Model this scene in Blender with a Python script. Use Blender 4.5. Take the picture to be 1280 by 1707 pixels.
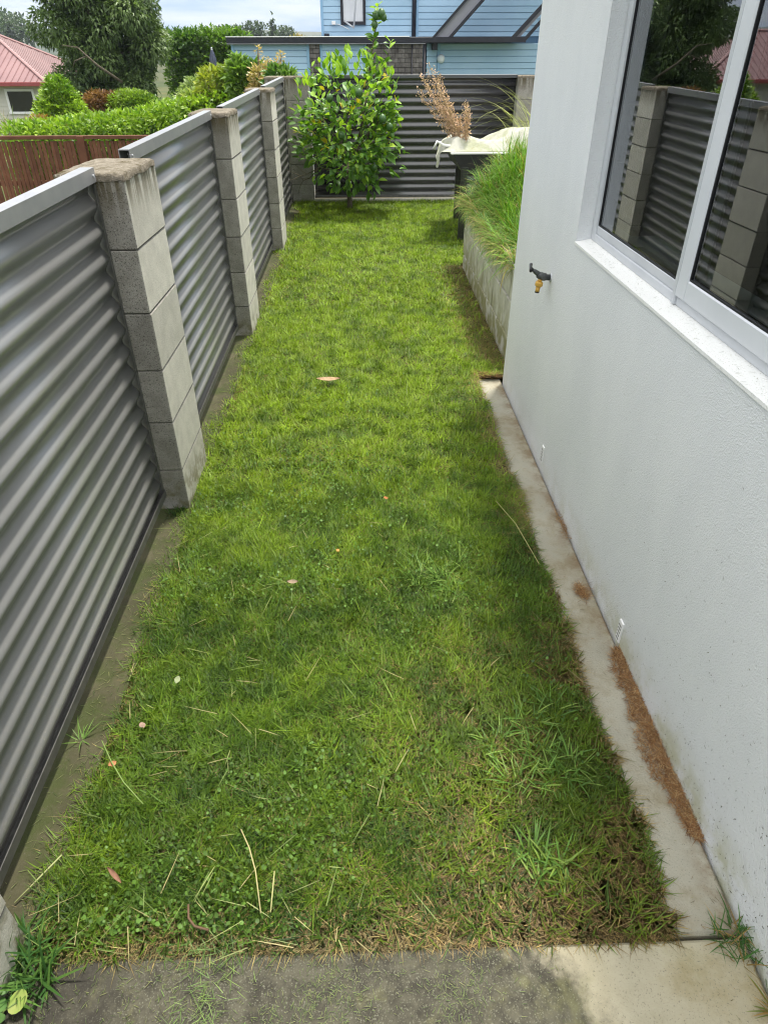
import bpy, math, random
import numpy as np
from mathutils import Matrix, Vector, Euler

random.seed(7)
rng = np.random.default_rng(11)
R = math.radians
scene = bpy.context.scene
for o in list(bpy.data.objects):
    bpy.data.objects.remove(o)

# ------------------------------------------------------------------ camera
CAM_H = 1.4768
cam_data = bpy.data.cameras.new('camera')
cam = bpy.data.objects.new('camera', cam_data)
scene.collection.objects.link(cam)
cam_data.sensor_fit = 'HORIZONTAL'
cam_data.sensor_width = 36.0
cam_data.lens = 1106.18 / 1280 * 36.0
cam_data.clip_start = 0.05
cam_data.clip_end = 9000
YAW, TILT, ROLL = 0.0273, 0.5997, -0.0031
cam.matrix_world = (Matrix.Translation((0, 0, CAM_H)) @ Matrix.Rotation(-YAW, 4, 'Z')
                    @ Matrix.Rotation(math.pi / 2 - TILT, 4, 'X') @ Matrix.Rotation(ROLL, 4, 'Z'))
scene.camera = cam

# ------------------------------------------------------------------ light
SUN_EL, SUN_AZ = 75.0, 33.0          # azimuth measured from straight ahead (+Y) towards the right (+X)
SUN_STRENGTH = 3.5
SKY_STRENGTH = 0.12
EXPOSURE = 0.83
world = bpy.data.worlds.new('World')
scene.world = world
world.use_nodes = True
wn, wl = world.node_tree.nodes, world.node_tree.links
wn.clear()
w_out = wn.new('ShaderNodeOutputWorld')
w_bg = wn.new('ShaderNodeBackground')
w_bg.inputs['Strength'].default_value = SKY_STRENGTH
w_sky = wn.new('ShaderNodeTexSky')
w_sky.sky_type = 'NISHITA'
w_sky.sun_disc = False
w_sky.sun_elevation = R(SUN_EL)
w_sky.sun_rotation = R(SUN_AZ)
w_sky.air_density = 1.0
w_sky.dust_density = 0.6
w_sky.ozone_density = 1.2
w_tc = wn.new('ShaderNodeTexCoord')
w_sep = wn.new('ShaderNodeSeparateXYZ')
wl.new(w_tc.outputs['Generated'], w_sep.inputs[0])
w_add = wn.new('ShaderNodeMath'); w_add.operation = 'ADD'; w_add.inputs[1].default_value = 0.10
w_abs = wn.new('ShaderNodeMath'); w_abs.operation = 'ABSOLUTE'
wl.new(w_sep.outputs[2], w_abs.inputs[0]); wl.new(w_abs.outputs[0], w_add.inputs[0])
w_dx = wn.new('ShaderNodeMath'); w_dx.operation = 'DIVIDE'
w_dy = wn.new('ShaderNodeMath'); w_dy.operation = 'DIVIDE'
wl.new(w_sep.outputs[0], w_dx.inputs[0]); wl.new(w_add.outputs[0], w_dx.inputs[1])
wl.new(w_sep.outputs[1], w_dy.inputs[0]); wl.new(w_add.outputs[0], w_dy.inputs[1])
w_cmb = wn.new('ShaderNodeCombineXYZ')
wl.new(w_dx.outputs[0], w_cmb.inputs[0]); wl.new(w_dy.outputs[0], w_cmb.inputs[1])
w_noise = wn.new('ShaderNodeTexNoise')
w_noise.inputs['Scale'].default_value = 0.55
w_noise.inputs['Detail'].default_value = 7
w_noise.inputs['Roughness'].default_value = 0.55
wl.new(w_cmb.outputs[0], w_noise.inputs['Vector'])
w_ramp = wn.new('ShaderNodeValToRGB')
w_ramp.color_ramp.elements[0].position = 0.34
w_ramp.color_ramp.elements[0].color = (0.65, 0.65, 0.65, 1)
w_ramp.color_ramp.elements[1].position = 0.60
w_ramp.color_ramp.elements[1].color = (1, 1, 1, 1)
wl.new(w_noise.outputs[0], w_ramp.inputs[0])
# bright cloud sheet: about three times as bright overhead as at the horizon (an overcast sky)
w_grad = wn.new('ShaderNodeMapRange')
w_grad.inputs['From Min'].default_value = 0.0; w_grad.inputs['From Max'].default_value = 1.0
w_grad.inputs['To Min'].default_value = 0.54; w_grad.inputs['To Max'].default_value = 2.2
wl.new(w_abs.outputs[0], w_grad.inputs['Value'])
w_shade = wn.new('ShaderNodeMixRGB')
w_shade.inputs[1].default_value = (1.7, 3.5, 6.9, 1)
w_shade.inputs[2].default_value = (6.6, 7.1, 7.6, 1)
w_ramp2 = wn.new('ShaderNodeValToRGB')
w_ramp2.color_ramp.elements[0].position = 0.42
w_ramp2.color_ramp.elements[1].position = 0.60
wl.new(w_noise.outputs[0], w_ramp2.inputs[0])
wl.new(w_ramp2.outputs[0], w_shade.inputs[0])
w_mul = wn.new('ShaderNodeMixRGB'); w_mul.blend_type = 'MULTIPLY'; w_mul.inputs[0].default_value = 1.0
w_neu = wn.new('ShaderNodeMixRGB')
w_neu.inputs[2].default_value = (6.3, 6.3, 6.2, 1)
w_nf = wn.new('ShaderNodeMapRange')
w_nf.inputs['From Min'].default_value = 0.0; w_nf.inputs['From Max'].default_value = 0.40
wl.new(w_abs.outputs[0], w_nf.inputs['Value']); wl.new(w_nf.outputs[0], w_neu.inputs[0])
wl.new(w_shade.outputs[0], w_neu.inputs[1])
wl.new(w_neu.outputs[0], w_mul.inputs[1]); wl.new(w_grad.outputs[0], w_mul.inputs[2])
# the far edge of the cloud sheet closes up towards the horizon
w_hor = wn.new('ShaderNodeMapRange')
w_hor.inputs['From Min'].default_value = 0.0; w_hor.inputs['From Max'].default_value = 0.45
w_hor.inputs['To Min'].default_value = 1.0; w_hor.inputs['To Max'].default_value = 0.0
wl.new(w_abs.outputs[0], w_hor.inputs['Value'])
w_max = wn.new('ShaderNodeMath'); w_max.operation = 'MAXIMUM'
wl.new(w_ramp.outputs[0], w_max.inputs[0]); wl.new(w_hor.outputs[0], w_max.inputs[1])
w_mix = wn.new('ShaderNodeMixRGB')
wl.new(w_max.outputs[0], w_mix.inputs[0])
wl.new(w_sky.outputs[0], w_mix.inputs[1])
wl.new(w_mul.outputs[0], w_mix.inputs[2])
wl.new(w_mix.outputs[0], w_bg.inputs['Color'])
wl.new(w_bg.outputs[0], w_out.inputs['Surface'])

sun_data = bpy.data.lights.new('sun', 'SUN')
sun_data.energy = SUN_STRENGTH
sun_data.angle = R(5.0)
sun_data.color = (1.0, 0.95, 0.87)
sun = bpy.data.objects.new('sun', sun_data)
scene.collection.objects.link(sun)
_sd = Vector((math.sin(R(SUN_AZ)) * math.cos(R(SUN_EL)), math.cos(R(SUN_AZ)) * math.cos(R(SUN_EL)), math.sin(R(SUN_EL))))
sun.rotation_euler = _sd.to_track_quat('Z', 'Y').to_euler()
sun.location = _sd * 40

scene.view_settings.view_transform = 'Standard'
scene.view_settings.look = 'None'
scene.view_settings.exposure = EXPOSURE
scene.view_settings.gamma = 1
scene.view_settings.use_curve_mapping = False
scene.render.engine = 'CYCLES'
scene.cycles.max_bounces = 7
scene.cycles.diffuse_bounces = 4
scene.cycles.glossy_bounces = 4
scene.cycles.transparent_max_bounces = 12
scene.cycles.use_denoising = True
scene.cycles.filter_width = 1.15
scene.cycles.sample_clamp_indirect = 6

# ------------------------------------------------------------------ helpers
COL = scene.collection


def tag(o, label=None, cat=None, group=None, kind=None):
    if label: o['label'] = label
    if cat: o['category'] = cat
    if group: o['group'] = group
    if kind: o['kind'] = kind
    return o


def empty(name, loc=(0, 0, 0), label=None, cat=None, group=None):
    o = bpy.data.objects.new(name, None)
    o.empty_display_size = 0.1
    o.location = loc
    COL.objects.link(o)
    return tag(o, label, cat, group)


def link(name, me, parent=None, loc=None):
    o = bpy.data.objects.new(name, me)
    COL.objects.link(o)
    if parent is not None:
        o.parent = parent
        # geometry is written in world space: undo the parent's offset unless a local place is given
        o.location = tuple(-Vector(parent.location)) if loc is None else loc
        if loc is None and parent.parent is not None:
            o.location = (0, 0, 0)
    elif loc is not None:
        o.location = loc
    return o


class MB:
    """Collects polygons and links them as one mesh object."""
    def __init__(self):
        self.v, self.f, self.m, self.s = [], [], [], []

    def poly(self, pts, mi=0, smooth=False):
        n = len(self.v)
        self.v += [tuple(p) for p in pts]
        self.f.append(tuple(range(n, n + len(pts))))
        self.m.append(mi); self.s.append(smooth)

    def mesh(self, verts, faces, mi=0, smooth=False):
        n = len(self.v)
        self.v += [tuple(p) for p in verts]
        for fc in faces:
            self.f.append(tuple(i + n for i in fc)); self.m.append(mi); self.s.append(smooth)

    def box(self, x0, x1, y0, y1, z0, z1, mi=0):
        v = [(x, y, z) for z in (z0, z1) for y in (y0, y1) for x in (x0, x1)]
        self.mesh(v, [(0, 2, 3, 1), (4, 5, 7, 6), (0, 1, 5, 4), (2, 6, 7, 3), (0, 4, 6, 2), (1, 3, 7, 5)], mi)

    def cbox(self, x0, x1, y0, y1, z0, z1, b=0.004, mi=0, mis=None, jit=0.0):
        """Box with chamfered edges; mis = material of the +-x faces."""
        lo, hi = (x0, y0, z0), (x1, y1, z1)
        idx, V = {}, []
        for c in range(8):
            s = [(c >> k) & 1 for k in range(3)]
            for ax in range(3):
                p = [hi[k] if s[k] else lo[k] for k in range(3)]
                for k in range(3):
                    if k != ax:
                        p[k] += -b if s[k] else b
                if jit:
                    p = [q + random.uniform(-jit, jit) for q in p]
                idx[(c, ax)] = len(V); V.append(p)
        F, M = [], []
        for ax in range(3):
            a, d = (ax + 1) % 3, (ax + 2) % 3
            for side in (0, 1):
                q = []
                for sa, sb in ((0, 0), (1, 0), (1, 1), (0, 1)):
                    c = (side << ax) | (sa << a) | (sb << d)
                    q.append(idx[(c, ax)])
                F.append(q if side else q[::-1])
                M.append(mis if (mis is not None and ax == 0) else mi)
            # edges parallel to ax, between faces a and d
            for sa in (0, 1):
                for sb in (0, 1):
                    c0 = (sa << a) | (sb << d); c1 = c0 | (1 << ax)
                    q = [idx[(c0, a)], idx[(c1, a)], idx[(c1, d)], idx[(c0, d)]]
                    F.append(q if sa == sb else q[::-1]); M.append(mi)
        for c in range(8):
            q = [idx[(c, 0)], idx[(c, 1)], idx[(c, 2)]]
            F.append(q); M.append(mi)
        n = len(self.v)
        self.v += [tuple(p) for p in V]
        for q, mm in zip(F, M):
            self.f.append(tuple(i + n for i in q)); self.m.append(mm); self.s.append(False)

    def tube(self, pts, rad, n=8, mi=0, caps=True, smooth=True):
        pts = [Vector(p) for p in pts]
        rr = rad if hasattr(rad, '__len__') else [rad] * len(pts)
        rings = []
        up = Vector((0.13, 0.31, 0.94))
        for i, p in enumerate(pts):
            t = (pts[min(i + 1, len(pts) - 1)] - pts[max(i - 1, 0)])
            t = t.normalized() if t.length > 1e-9 else Vector((0, 0, 1))
            u = t.cross(up)
            if u.length < 1e-3:
                u = t.cross(Vector((1, 0, 0)))
            u.normalize(); w = t.cross(u)
            rings.append([p + (u * math.cos(2 * math.pi * k / n) + w * math.sin(2 * math.pi * k / n)) * rr[i] for k in range(n)])
        b = len(self.v)
        for r in rings:
            self.v += [tuple(p) for p in r]
        for i in range(len(rings) - 1):
            for k in range(n):
                self.f.append((b + i * n + k, b + i * n + (k + 1) % n, b + (i + 1) * n + (k + 1) % n, b + (i + 1) * n + k))
                self.m.append(mi); self.s.append(smooth)
        if caps:
            self.f.append(tuple(b + k for k in range(n))[::-1]); self.m.append(mi); self.s.append(False)
            e = b + (len(rings) - 1) * n
            self.f.append(tuple(e + k for k in range(n))); self.m.append(mi); self.s.append(False)

    def data(self, name, mats):
        me = bpy.data.meshes.new(name)
        me.from_pydata(self.v, [], self.f)
        for m in (mats if isinstance(mats, (list, tuple)) else [mats]):
            me.materials.append(m)
        me.polygons.foreach_set('material_index', self.m)
        me.polygons.foreach_set('use_smooth', self.s)
        me.update()
        return me

    def build(self, name, mats, parent=None, fix=False):
        me = self.data(name, mats)
        if fix:
            import bmesh
            bm = bmesh.new(); bm.from_mesh(me)
            bmesh.ops.remove_doubles(bm, verts=bm.verts, dist=1e-5)
            bmesh.ops.recalc_face_normals(bm, faces=bm.faces)
            bm.to_mesh(me); bm.free()
        return link(name, me, parent)


def np_mesh(name, V, quads, tris, mat, col=None, smooth=False):
    V = np.asarray(V, np.float32)
    nq = 0 if quads is None else len(quads)
    nt = 0 if tris is None else len(tris)
    me = bpy.data.meshes.new(name)
    me.vertices.add(len(V))
    me.vertices.foreach_set('co', V.ravel())
    loops = []
    if nq: loops.append(np.asarray(quads, np.int32).ravel())
    if nt: loops.append(np.asarray(tris, np.int32).ravel())
    loops = np.concatenate(loops)
    me.loops.add(len(loops))
    me.loops.foreach_set('vertex_index', loops)
    starts = np.concatenate([np.arange(nq, dtype=np.int32) * 4, nq * 4 + np.arange(nt, dtype=np.int32) * 3])
    me.polygons.add(nq + nt)
    me.polygons.foreach_set('loop_start', starts)
    if smooth:
        me.polygons.foreach_set('use_smooth', np.ones(nq + nt, bool))
    me.materials.append(mat)
    if col is not None:
        a = me.attributes.new('col', 'FLOAT_COLOR', 'POINT')
        c4 = np.ones((len(V), 4), np.float32); c4[:, :3] = col
        a.data.foreach_set('color', c4.ravel())
    me.update(calc_edges=True)
    return me


def blades(P, az, th0, dth, L, w, S=2, twist=0.0):
    """Arrays of tapering curved blades: returns V, quads, tris, verts per blade."""
    N = len(P)
    h = np.stack([np.cos(az), np.sin(az), np.zeros(N)], 1)
    a2 = az + np.pi / 2 + twist
    side = np.stack([np.cos(a2), np.sin(a2), np.zeros(N)], 1)
    lev, p = [], P.copy()
    for k in range(S + 1):
        t = k / S
        if k:
            th = th0 + dth * (t - 0.5 / S)
            p = p + (L / S)[:, None] * (np.sin(th)[:, None] * h + np.cos(th)[:, None] * np.array([0, 0, 1.0]))
        if k < S:
            ww = (w * (1 - 0.75 * t ** 1.6) * (0.7 if k == 0 else 1.0))[:, None] * 0.5
            lev += [p - side * ww, p + side * ww]
        else:
            lev.append(p)
    V = np.stack(lev, 1)
    n = V.shape[1]
    base = (np.arange(N) * n)[:, None]
    quads = np.concatenate([base + np.array([[2 * k, 2 * k + 1, 2 * k + 3, 2 * k + 2]]) for k in range(S - 1)]) if S > 1 else None
    tris = base + np.array([[2 * S - 2, 2 * S - 1, 2 * S]])
    return V.reshape(-1, 3), quads, tris, n


def leaves_geo(P, D, L, w, roll, fold=0.25, droop=0.2):
    """Kite-shaped folded leaves at P pointing along D (N,3): 5 verts, 4 tris each."""
    N = len(P)
    D = D / np.maximum(np.linalg.norm(D, axis=1, keepdims=True), 1e-9)
    up = np.tile(np.array([0.0, 0.0, 1.0]), (N, 1))
    S_ = np.cross(D, up); ln = np.linalg.norm(S_, axis=1, keepdims=True)
    S_ = np.where(ln > 1e-3, S_ / np.maximum(ln, 1e-6), np.array([1.0, 0, 0]))
    U = np.cross(S_, D)
    c, s = np.cos(roll)[:, None], np.sin(roll)[:, None]
    S2 = S_ * c + U * s; U2 = -S_ * s + U * c
    L_, w_ = L[:, None], w[:, None]
    mid = P + D * L_ * 0.45
    v = np.stack([P, mid - S2 * w_ * 0.5 + U2 * w_ * fold, mid - U2 * L_ * 0.02, mid + S2 * w_ * 0.5 + U2 * w_ * fold,
                  P + D * L_ - U2 * L_ * droop], 1)
    b = (np.arange(N) * 5)[:, None]
    tris = np.concatenate([b + np.array([[0, 2, 1]]), b + np.array([[0, 3, 2]]), b + np.array([[1, 2, 4]]), b + np.array([[2, 3, 4]])])
    return v.reshape(-1, 3), tris


_ng = rng.random((97, 97))


def vnoise(x, y, sc, seed=0):
    x = np.asarray(x) * sc + seed * 13.7 + 500; y = np.asarray(y) * sc + seed * 7.3 + 500
    xi, yi = np.floor(x).astype(int), np.floor(y).astype(int)
    fx, fy = x - xi, y - yi
    fx = fx * fx * (3 - 2 * fx); fy = fy * fy * (3 - 2 * fy)
    g = lambda i, j: _ng[i % 97, j % 97]
    return (g(xi, yi) * (1 - fx) + g(xi + 1, yi) * fx) * (1 - fy) + (g(xi, yi + 1) * (1 - fx) + g(xi + 1, yi + 1) * fx) * fy


def fbm(x, y, sc, seed=0, o=3):
    r, a, t = 0, 1.0, 0
    for k in range(o):
        r = r + a * vnoise(x, y, sc * 2 ** k, seed + k * 3); t += a; a *= 0.5
    return r / t


def sstep(a, b, x):
    t = np.clip((np.asarray(x, float) - a) / (b - a), 0, 1)
    return t * t * (3 - 2 * t)


def gy(y):
    """Height of the lawn's soil: level by the house, rising gently to the back fence."""
    return 0.021 * np.maximum(0, np.asarray(y, float) - 2.0)


# ------------------------------------------------------------------ materials
class NT:
    def __init__(self, name):
        self.m = bpy.data.materials.new(name)
        self.m.use_nodes = True
        self.t = self.m.node_tree
        self.n, self.l = self.t.nodes, self.t.links
        self.bsdf = next(x for x in self.n if x.type == 'BSDF_PRINCIPLED')
        self.out = next(x for x in self.n if x.type == 'OUTPUT_MATERIAL')
        self.pos = None

    def P(self):
        if self.pos is None:
            self.pos = self.n.new('ShaderNodeNewGeometry').outputs['Position']
        return self.pos

    def sep(self):
        s = self.n.new('ShaderNodeSeparateXYZ'); self.l.new(self.P(), s.inputs[0]); return s.outputs

    def set(self, sock, v):
        if hasattr(v, 'links') or isinstance(v, bpy.types.NodeSocket):
            self.l.new(v, sock)
        elif isinstance(v, (tuple, list)) and len(v) == 3 and sock.type == 'RGBA':
            sock.default_value = (*v, 1)
        else:
            sock.default_value = v

    def math(self, op, a, b=0.0, clamp=False):
        x = self.n.new('ShaderNodeMath'); x.operation = op; x.use_clamp = clamp
        self.set(x.inputs[0], a); self.set(x.inputs[1], b)
        return x.outputs[0]

    def scale(self, v, s):
        x = self.n.new('ShaderNodeVectorMath'); x.operation = 'MULTIPLY'
        self.set(x.inputs[0], v); x.inputs[1].default_value = s
        return x.outputs[0]

    def noise(self, sc, detail=4, rough=0.55, vec=None, dist=0.0):
        x = self.n.new('ShaderNodeTexNoise')
        x.inputs['Scale'].default_value = sc; x.inputs['Detail'].default_value = detail
        x.inputs['Roughness'].default_value = rough; x.inputs['Distortion'].default_value = dist
        self.l.new(vec if vec is not None else self.P(), x.inputs['Vector'])
        return x.outputs[0]

    def voro(self, sc, vec=None, feature='F1'):
        x = self.n.new('ShaderNodeTexVoronoi'); x.feature = feature
        x.inputs['Scale'].default_value = sc
        self.l.new(vec if vec is not None else self.P(), x.inputs['Vector'])
        return x.outputs['Distance']

    def ramp(self, v, a, b, lo=0.0, hi=1.0, smooth=True):
        x = self.n.new('ShaderNodeMapRange')
        x.interpolation_type = 'SMOOTHSTEP' if smooth else 'LINEAR'
        self.set(x.inputs['Value'], v)
        x.inputs['From Min'].default_value = a; x.inputs['From Max'].default_value = b
        x.inputs['To Min'].default_value = lo; x.inputs['To Max'].default_value = hi
        return x.outputs[0]

    def mix(self, f, a, b, mode='MIX'):
        x = self.n.new('ShaderNodeMixRGB'); x.blend_type = mode
        self.set(x.inputs[0], f); self.set(x.inputs[1], a); self.set(x.inputs[2], b)
        return x.outputs[0]

    def attr(self, name):
        x = self.n.new('ShaderNodeAttribute'); x.attribute_name = name
        return x.outputs['Color']

    def rnd(self):
        return self.n.new('ShaderNodeObjectInfo').outputs['Random']

    def bump(self, h, strength=0.3, dist=0.005):
        x = self.n.new('ShaderNodeBump')
        x.inputs['Strength'].default_value = strength; x.inputs['Distance'].default_value = dist
        self.l.new(h, x.inputs['Height'])
        self.l.new(x.outputs[0], self.bsdf.inputs['Normal'])

    def fin(self, color=None, rough=0.6, spec=0.5, metal=0.0):
        if color is not None: self.set(self.bsdf.inputs['Base Color'], color)
        self.set(self.bsdf.inputs['Roughness'], rough)
        self.set(self.bsdf.inputs['Specular IOR Level'], spec)
        self.set(self.bsdf.inputs['Metallic'], metal)
        return self.m


def simple(name, a, b=None, sc=12, rough=0.6, spec=0.4, bump=0.0, bsc=80, metal=0.0, perobj=0.0):
    t = NT(name)
    c = t.mix(t.ramp(t.noise(sc, 5), 0.3, 0.7), a, b if b else a)
    if perobj:
        k = t.math('ADD', t.math('MULTIPLY', t.rnd(), perobj), 1 - perobj / 2)
        c = t.mix(1.0, c, k, 'MULTIPLY')
    if bump: t.bump(t.noise(bsc, 3), bump, 0.004)
    return t.fin(c, rough, spec, metal)


def foliage(name, rough=0.45, spec=0.4, transl=0.3, backtint=1.0):
    t = NT(name)
    c = t.attr('col')
    t.fin(c, rough, spec)
    tr = t.n.new('ShaderNodeBsdfTranslucent')
    t.l.new(t.mix(1.0, c, (1.15, 1.3, 0.6), 'MULTIPLY'), tr.inputs['Color'])
    mx = t.n.new('ShaderNodeMixShader'); mx.inputs[0].default_value = transl
    t.l.new(t.bsdf.outputs[0], mx.inputs[1]); t.l.new(tr.outputs[0], mx.inputs[2])
    t.l.new(mx.outputs[0], t.out.inputs['Surface'])
    return t.m


def leafmat(name, a, b, rough=0.35, spec=0.5, transl=0.25):
    """Leaf paint that differs from leaf object to leaf object."""
    t = NT(name)
    c = t.mix(t.rnd(), a, b)
    t.fin(c, rough, spec)
    tr = t.n.new('ShaderNodeBsdfTranslucent')
    t.l.new(t.mix(1.0, c, (1.2, 1.3, 0.6), 'MULTIPLY'), tr.inputs['Color'])
    mx = t.n.new('ShaderNodeMixShader'); mx.inputs[0].default_value = transl
    t.l.new(t.bsdf.outputs[0], mx.inputs[1]); t.l.new(tr.outputs[0], mx.inputs[2])
    t.l.new(mx.outputs[0], t.out.inputs['Surface'])
    return t.m


# white stucco, with algae in a shape of its own along the foot
t = NT('white_stucco')
_s = t.sep()
g = t.noise(230, 2, 0.55)
g2 = t.voro(250)
c = t.mix(t.ramp(t.noise(1.3, 6, 0.65, vec=t.scale(t.P(), (1, 1, 0.6))), 0.32, 0.68), (0.66, 0.678, 0.695), (0.735, 0.75, 0.76))
alg = t.math('MULTIPLY', t.ramp(_s[2], 0.16, 0.0), t.ramp(t.noise(9, 5, 0.65), 0.36, 0.66))
alg = t.math('MULTIPLY', alg, t.ramp(_s[1], 2.6, 0.7, 0.25, 0.85))
c = t.mix(alg, c, (0.40, 0.40, 0.22))
spk = t.math('MULTIPLY', t.ramp(t.noise(210, 2, 0.5), 0.69, 0.75), t.ramp(_s[2], 0.75, 0.05, 0.0, 0.75))
c = t.mix(spk, c, (0.16, 0.16, 0.13))
t.bump(t.math('ADD', t.math('MULTIPLY', g, 1.0), t.math('MULTIPLY', g2, 0.6)), 0.65, 0.0028)
M_STUCCO = t.fin(c, 0.85, 0.25)

t = NT('sill_paint')
c = t.mix(t.ramp(t.noise(300, 2), 0.63, 0.70), (0.80, 0.80, 0.775), (0.50, 0.49, 0.43))
t.bump(t.noise(160, 3), 0.5, 0.004)
M_SILL = t.fin(c, 0.8, 0.3)


def block_mat(name, a, b, speck, bs):
    t = NT(name)
    s = t.sep()
    c = t.mix(t.ramp(t.noise(14, 5, 0.6), 0.3, 0.7), a, b)
    c = t.mix(t.math('MULTIPLY', t.ramp(t.noise(230, 2, 0.6), 0.56, 0.66), speck), c, (0.07, 0.065, 0.055))
    c = t.mix(t.math('MULTIPLY', t.ramp(t.noise(260, 2, 0.6, vec=t.scale(t.P(), (1, 1, 1.01))), 0.62, 0.70), speck * 0.7), c, (0.55, 0.53, 0.48))
    k = t.math('ADD', t.math('MULTIPLY', t.rnd(), 0.22), 0.89)
    c = t.mix(1.0, c, k, 'MULTIPLY')
    # lichen and rain stains that run down from the coping
    rel = t.math('SUBTRACT', s[2], t.math('ADD', t.math('MULTIPLY', s[1], 0.021), 1.165))
    st = t.noise(34, 4, 0.6, vec=t.scale(t.P(), (1, 1, 0.09)))
    run = t.math('MULTIPLY', t.ramp(rel, -0.17, -0.02), t.ramp(st, 0.36, 0.54), True)
    c = t.mix(t.math('MULTIPLY', run, 0.9), c, (0.085, 0.068, 0.028))
    # green growth at the foot
    ft = t.math('MULTIPLY', t.ramp(s[2], 0.22, 0.04), t.ramp(t.noise(22, 4), 0.38, 0.62))
    c = t.mix(t.math('MULTIPLY', ft, 0.75), c, (0.14, 0.125, 0.05))
    t.bump(t.noise(190, 3, 0.6), bs, 0.006)
    return t.fin(c, 0.92, 0.2)


M_BLOCK_ROUGH = block_mat('block_split_face', (0.27, 0.258, 0.228), (0.38, 0.362, 0.325), 0.85, 0.9)
M_BLOCK_SMOOTH = block_mat('block_smooth_face', (0.50, 0.48, 0.42), (0.60, 0.575, 0.505), 0.22, 0.35)
M_MORTAR = simple('mortar', (0.10, 0.095, 0.08), (0.16, 0.15, 0.13), 30, 0.95, 0.1, 0.5)
t = NT('coping_mortar')
c = t.mix(t.ramp(t.noise(40, 5, 0.65), 0.35, 0.65), (0.24, 0.21, 0.165), (0.15, 0.13, 0.095))
c = t.mix(t.ramp(t.noise(17, 5, 0.7), 0.52, 0.66), c, (0.075, 0.06, 0.028))
c = t.mix(t.ramp(t.noise(120, 3), 0.60, 0.70), c, (0.34, 0.31, 0.26))
t.bump(t.noise(90, 5, 0.65), 0.9, 0.012)
M_COPING = t.fin(c, 0.95, 0.15)

t = NT('corrugated_steel')
_s = t.sep()
dust = t.math('MULTIPLY', t.ramp(_s[2], 0.55, 0.05, 0.0, 0.5), t.ramp(t.noise(60, 5, 0.7), 0.42, 0.66))
spots = t.math('MULTIPLY', t.ramp(t.noise(210, 2, 0.5), 0.68, 0.74), t.ramp(_s[2], 0.7, 0.05, 0.0, 0.7))
c = t.mix(dust, (0.185, 0.186, 0.182), (0.225, 0.215, 0.185))
c = t.mix(spots, c, (0.32, 0.31, 0.27))
c = t.mix(t.math('MULTIPLY', t.ramp(t.noise(3.5, 4, 0.6), 0.45, 0.7), 0.2), c, (0.20, 0.19, 0.165))
M_STEEL = t.fin(c, 0.28, 1.0)
M_RAIL = simple('steel_rail', (0.22, 0.225, 0.235), (0.26, 0.26, 0.265), 20, 0.32, 0.6)
M_CHANNEL = simple('steel_channel', (0.075, 0.075, 0.072), (0.11, 0.108, 0.10), 40, 0.4, 0.5)
M_STEEL_SHADED = simple('shaded_corrugated_steel', (0.040, 0.041, 0.044), (0.050, 0.050, 0.053), 9, 0.25, 0.9)  # same steel with shade put into its colour, facing away from the sun


def concrete(name, a, b, stain, sth, sc=3.0):
    t = NT(name)
    c = t.mix(t.ramp(t.noise(6, 6, 0.65), 0.3, 0.7), a, b)
    c = t.mix(t.math('MULTIPLY', t.ramp(t.noise(sc, 6, 0.7), sth, sth + 0.2), 0.8), c, stain)
    c = t.mix(t.math('MULTIPLY', t.ramp(t.noise(280, 2), 0.60, 0.70), 0.5), c, (0.10, 0.09, 0.07))
    t.bump(t.noise(170, 4, 0.6), 0.55, 0.004)
    return t, c


t, c = concrete('strip_concrete', (0.30, 0.285, 0.225), (0.42, 0.40, 0.325), (0.20, 0.165, 0.095), 0.43)
_s = t.sep()
edge = t.math('MULTIPLY', t.ramp(_s[0], 0.68, 0.745), t.ramp(t.noise(14, 5, 0.7), 0.40, 0.62))
c = t.mix(t.math('MULTIPLY', edge, 0.75), c, (0.17, 0.11, 0.06))
M_STRIP = t.fin(c, 0.9, 0.25)

t, c = concrete('slab_concrete', (0.36, 0.325, 0.225), (0.45, 0.41, 0.30), (0.26, 0.215, 0.105), 0.48)
_s = t.sep()
# the mossy, dirty half of the slab
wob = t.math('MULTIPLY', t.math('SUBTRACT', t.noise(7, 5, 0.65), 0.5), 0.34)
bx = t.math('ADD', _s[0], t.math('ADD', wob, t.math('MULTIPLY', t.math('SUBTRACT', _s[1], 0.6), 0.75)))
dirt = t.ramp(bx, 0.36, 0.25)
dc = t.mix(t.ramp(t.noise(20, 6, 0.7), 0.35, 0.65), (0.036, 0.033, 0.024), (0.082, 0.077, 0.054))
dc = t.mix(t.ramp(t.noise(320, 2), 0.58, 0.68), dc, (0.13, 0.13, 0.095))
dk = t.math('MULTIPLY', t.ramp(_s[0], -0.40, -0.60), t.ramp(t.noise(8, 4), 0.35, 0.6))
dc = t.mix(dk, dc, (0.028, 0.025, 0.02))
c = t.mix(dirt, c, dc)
alg = t.math('MULTIPLY', t.ramp(t.noise(9, 5, 0.65), 0.52, 0.68), t.ramp(_s[0], 0.75, 0.45))
c = t.mix(t.math('MULTIPLY', alg, 0.28), c, (0.22, 0.22, 0.09))
M_SLAB = t.fin(c, 0.88, 0.3)

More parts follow.
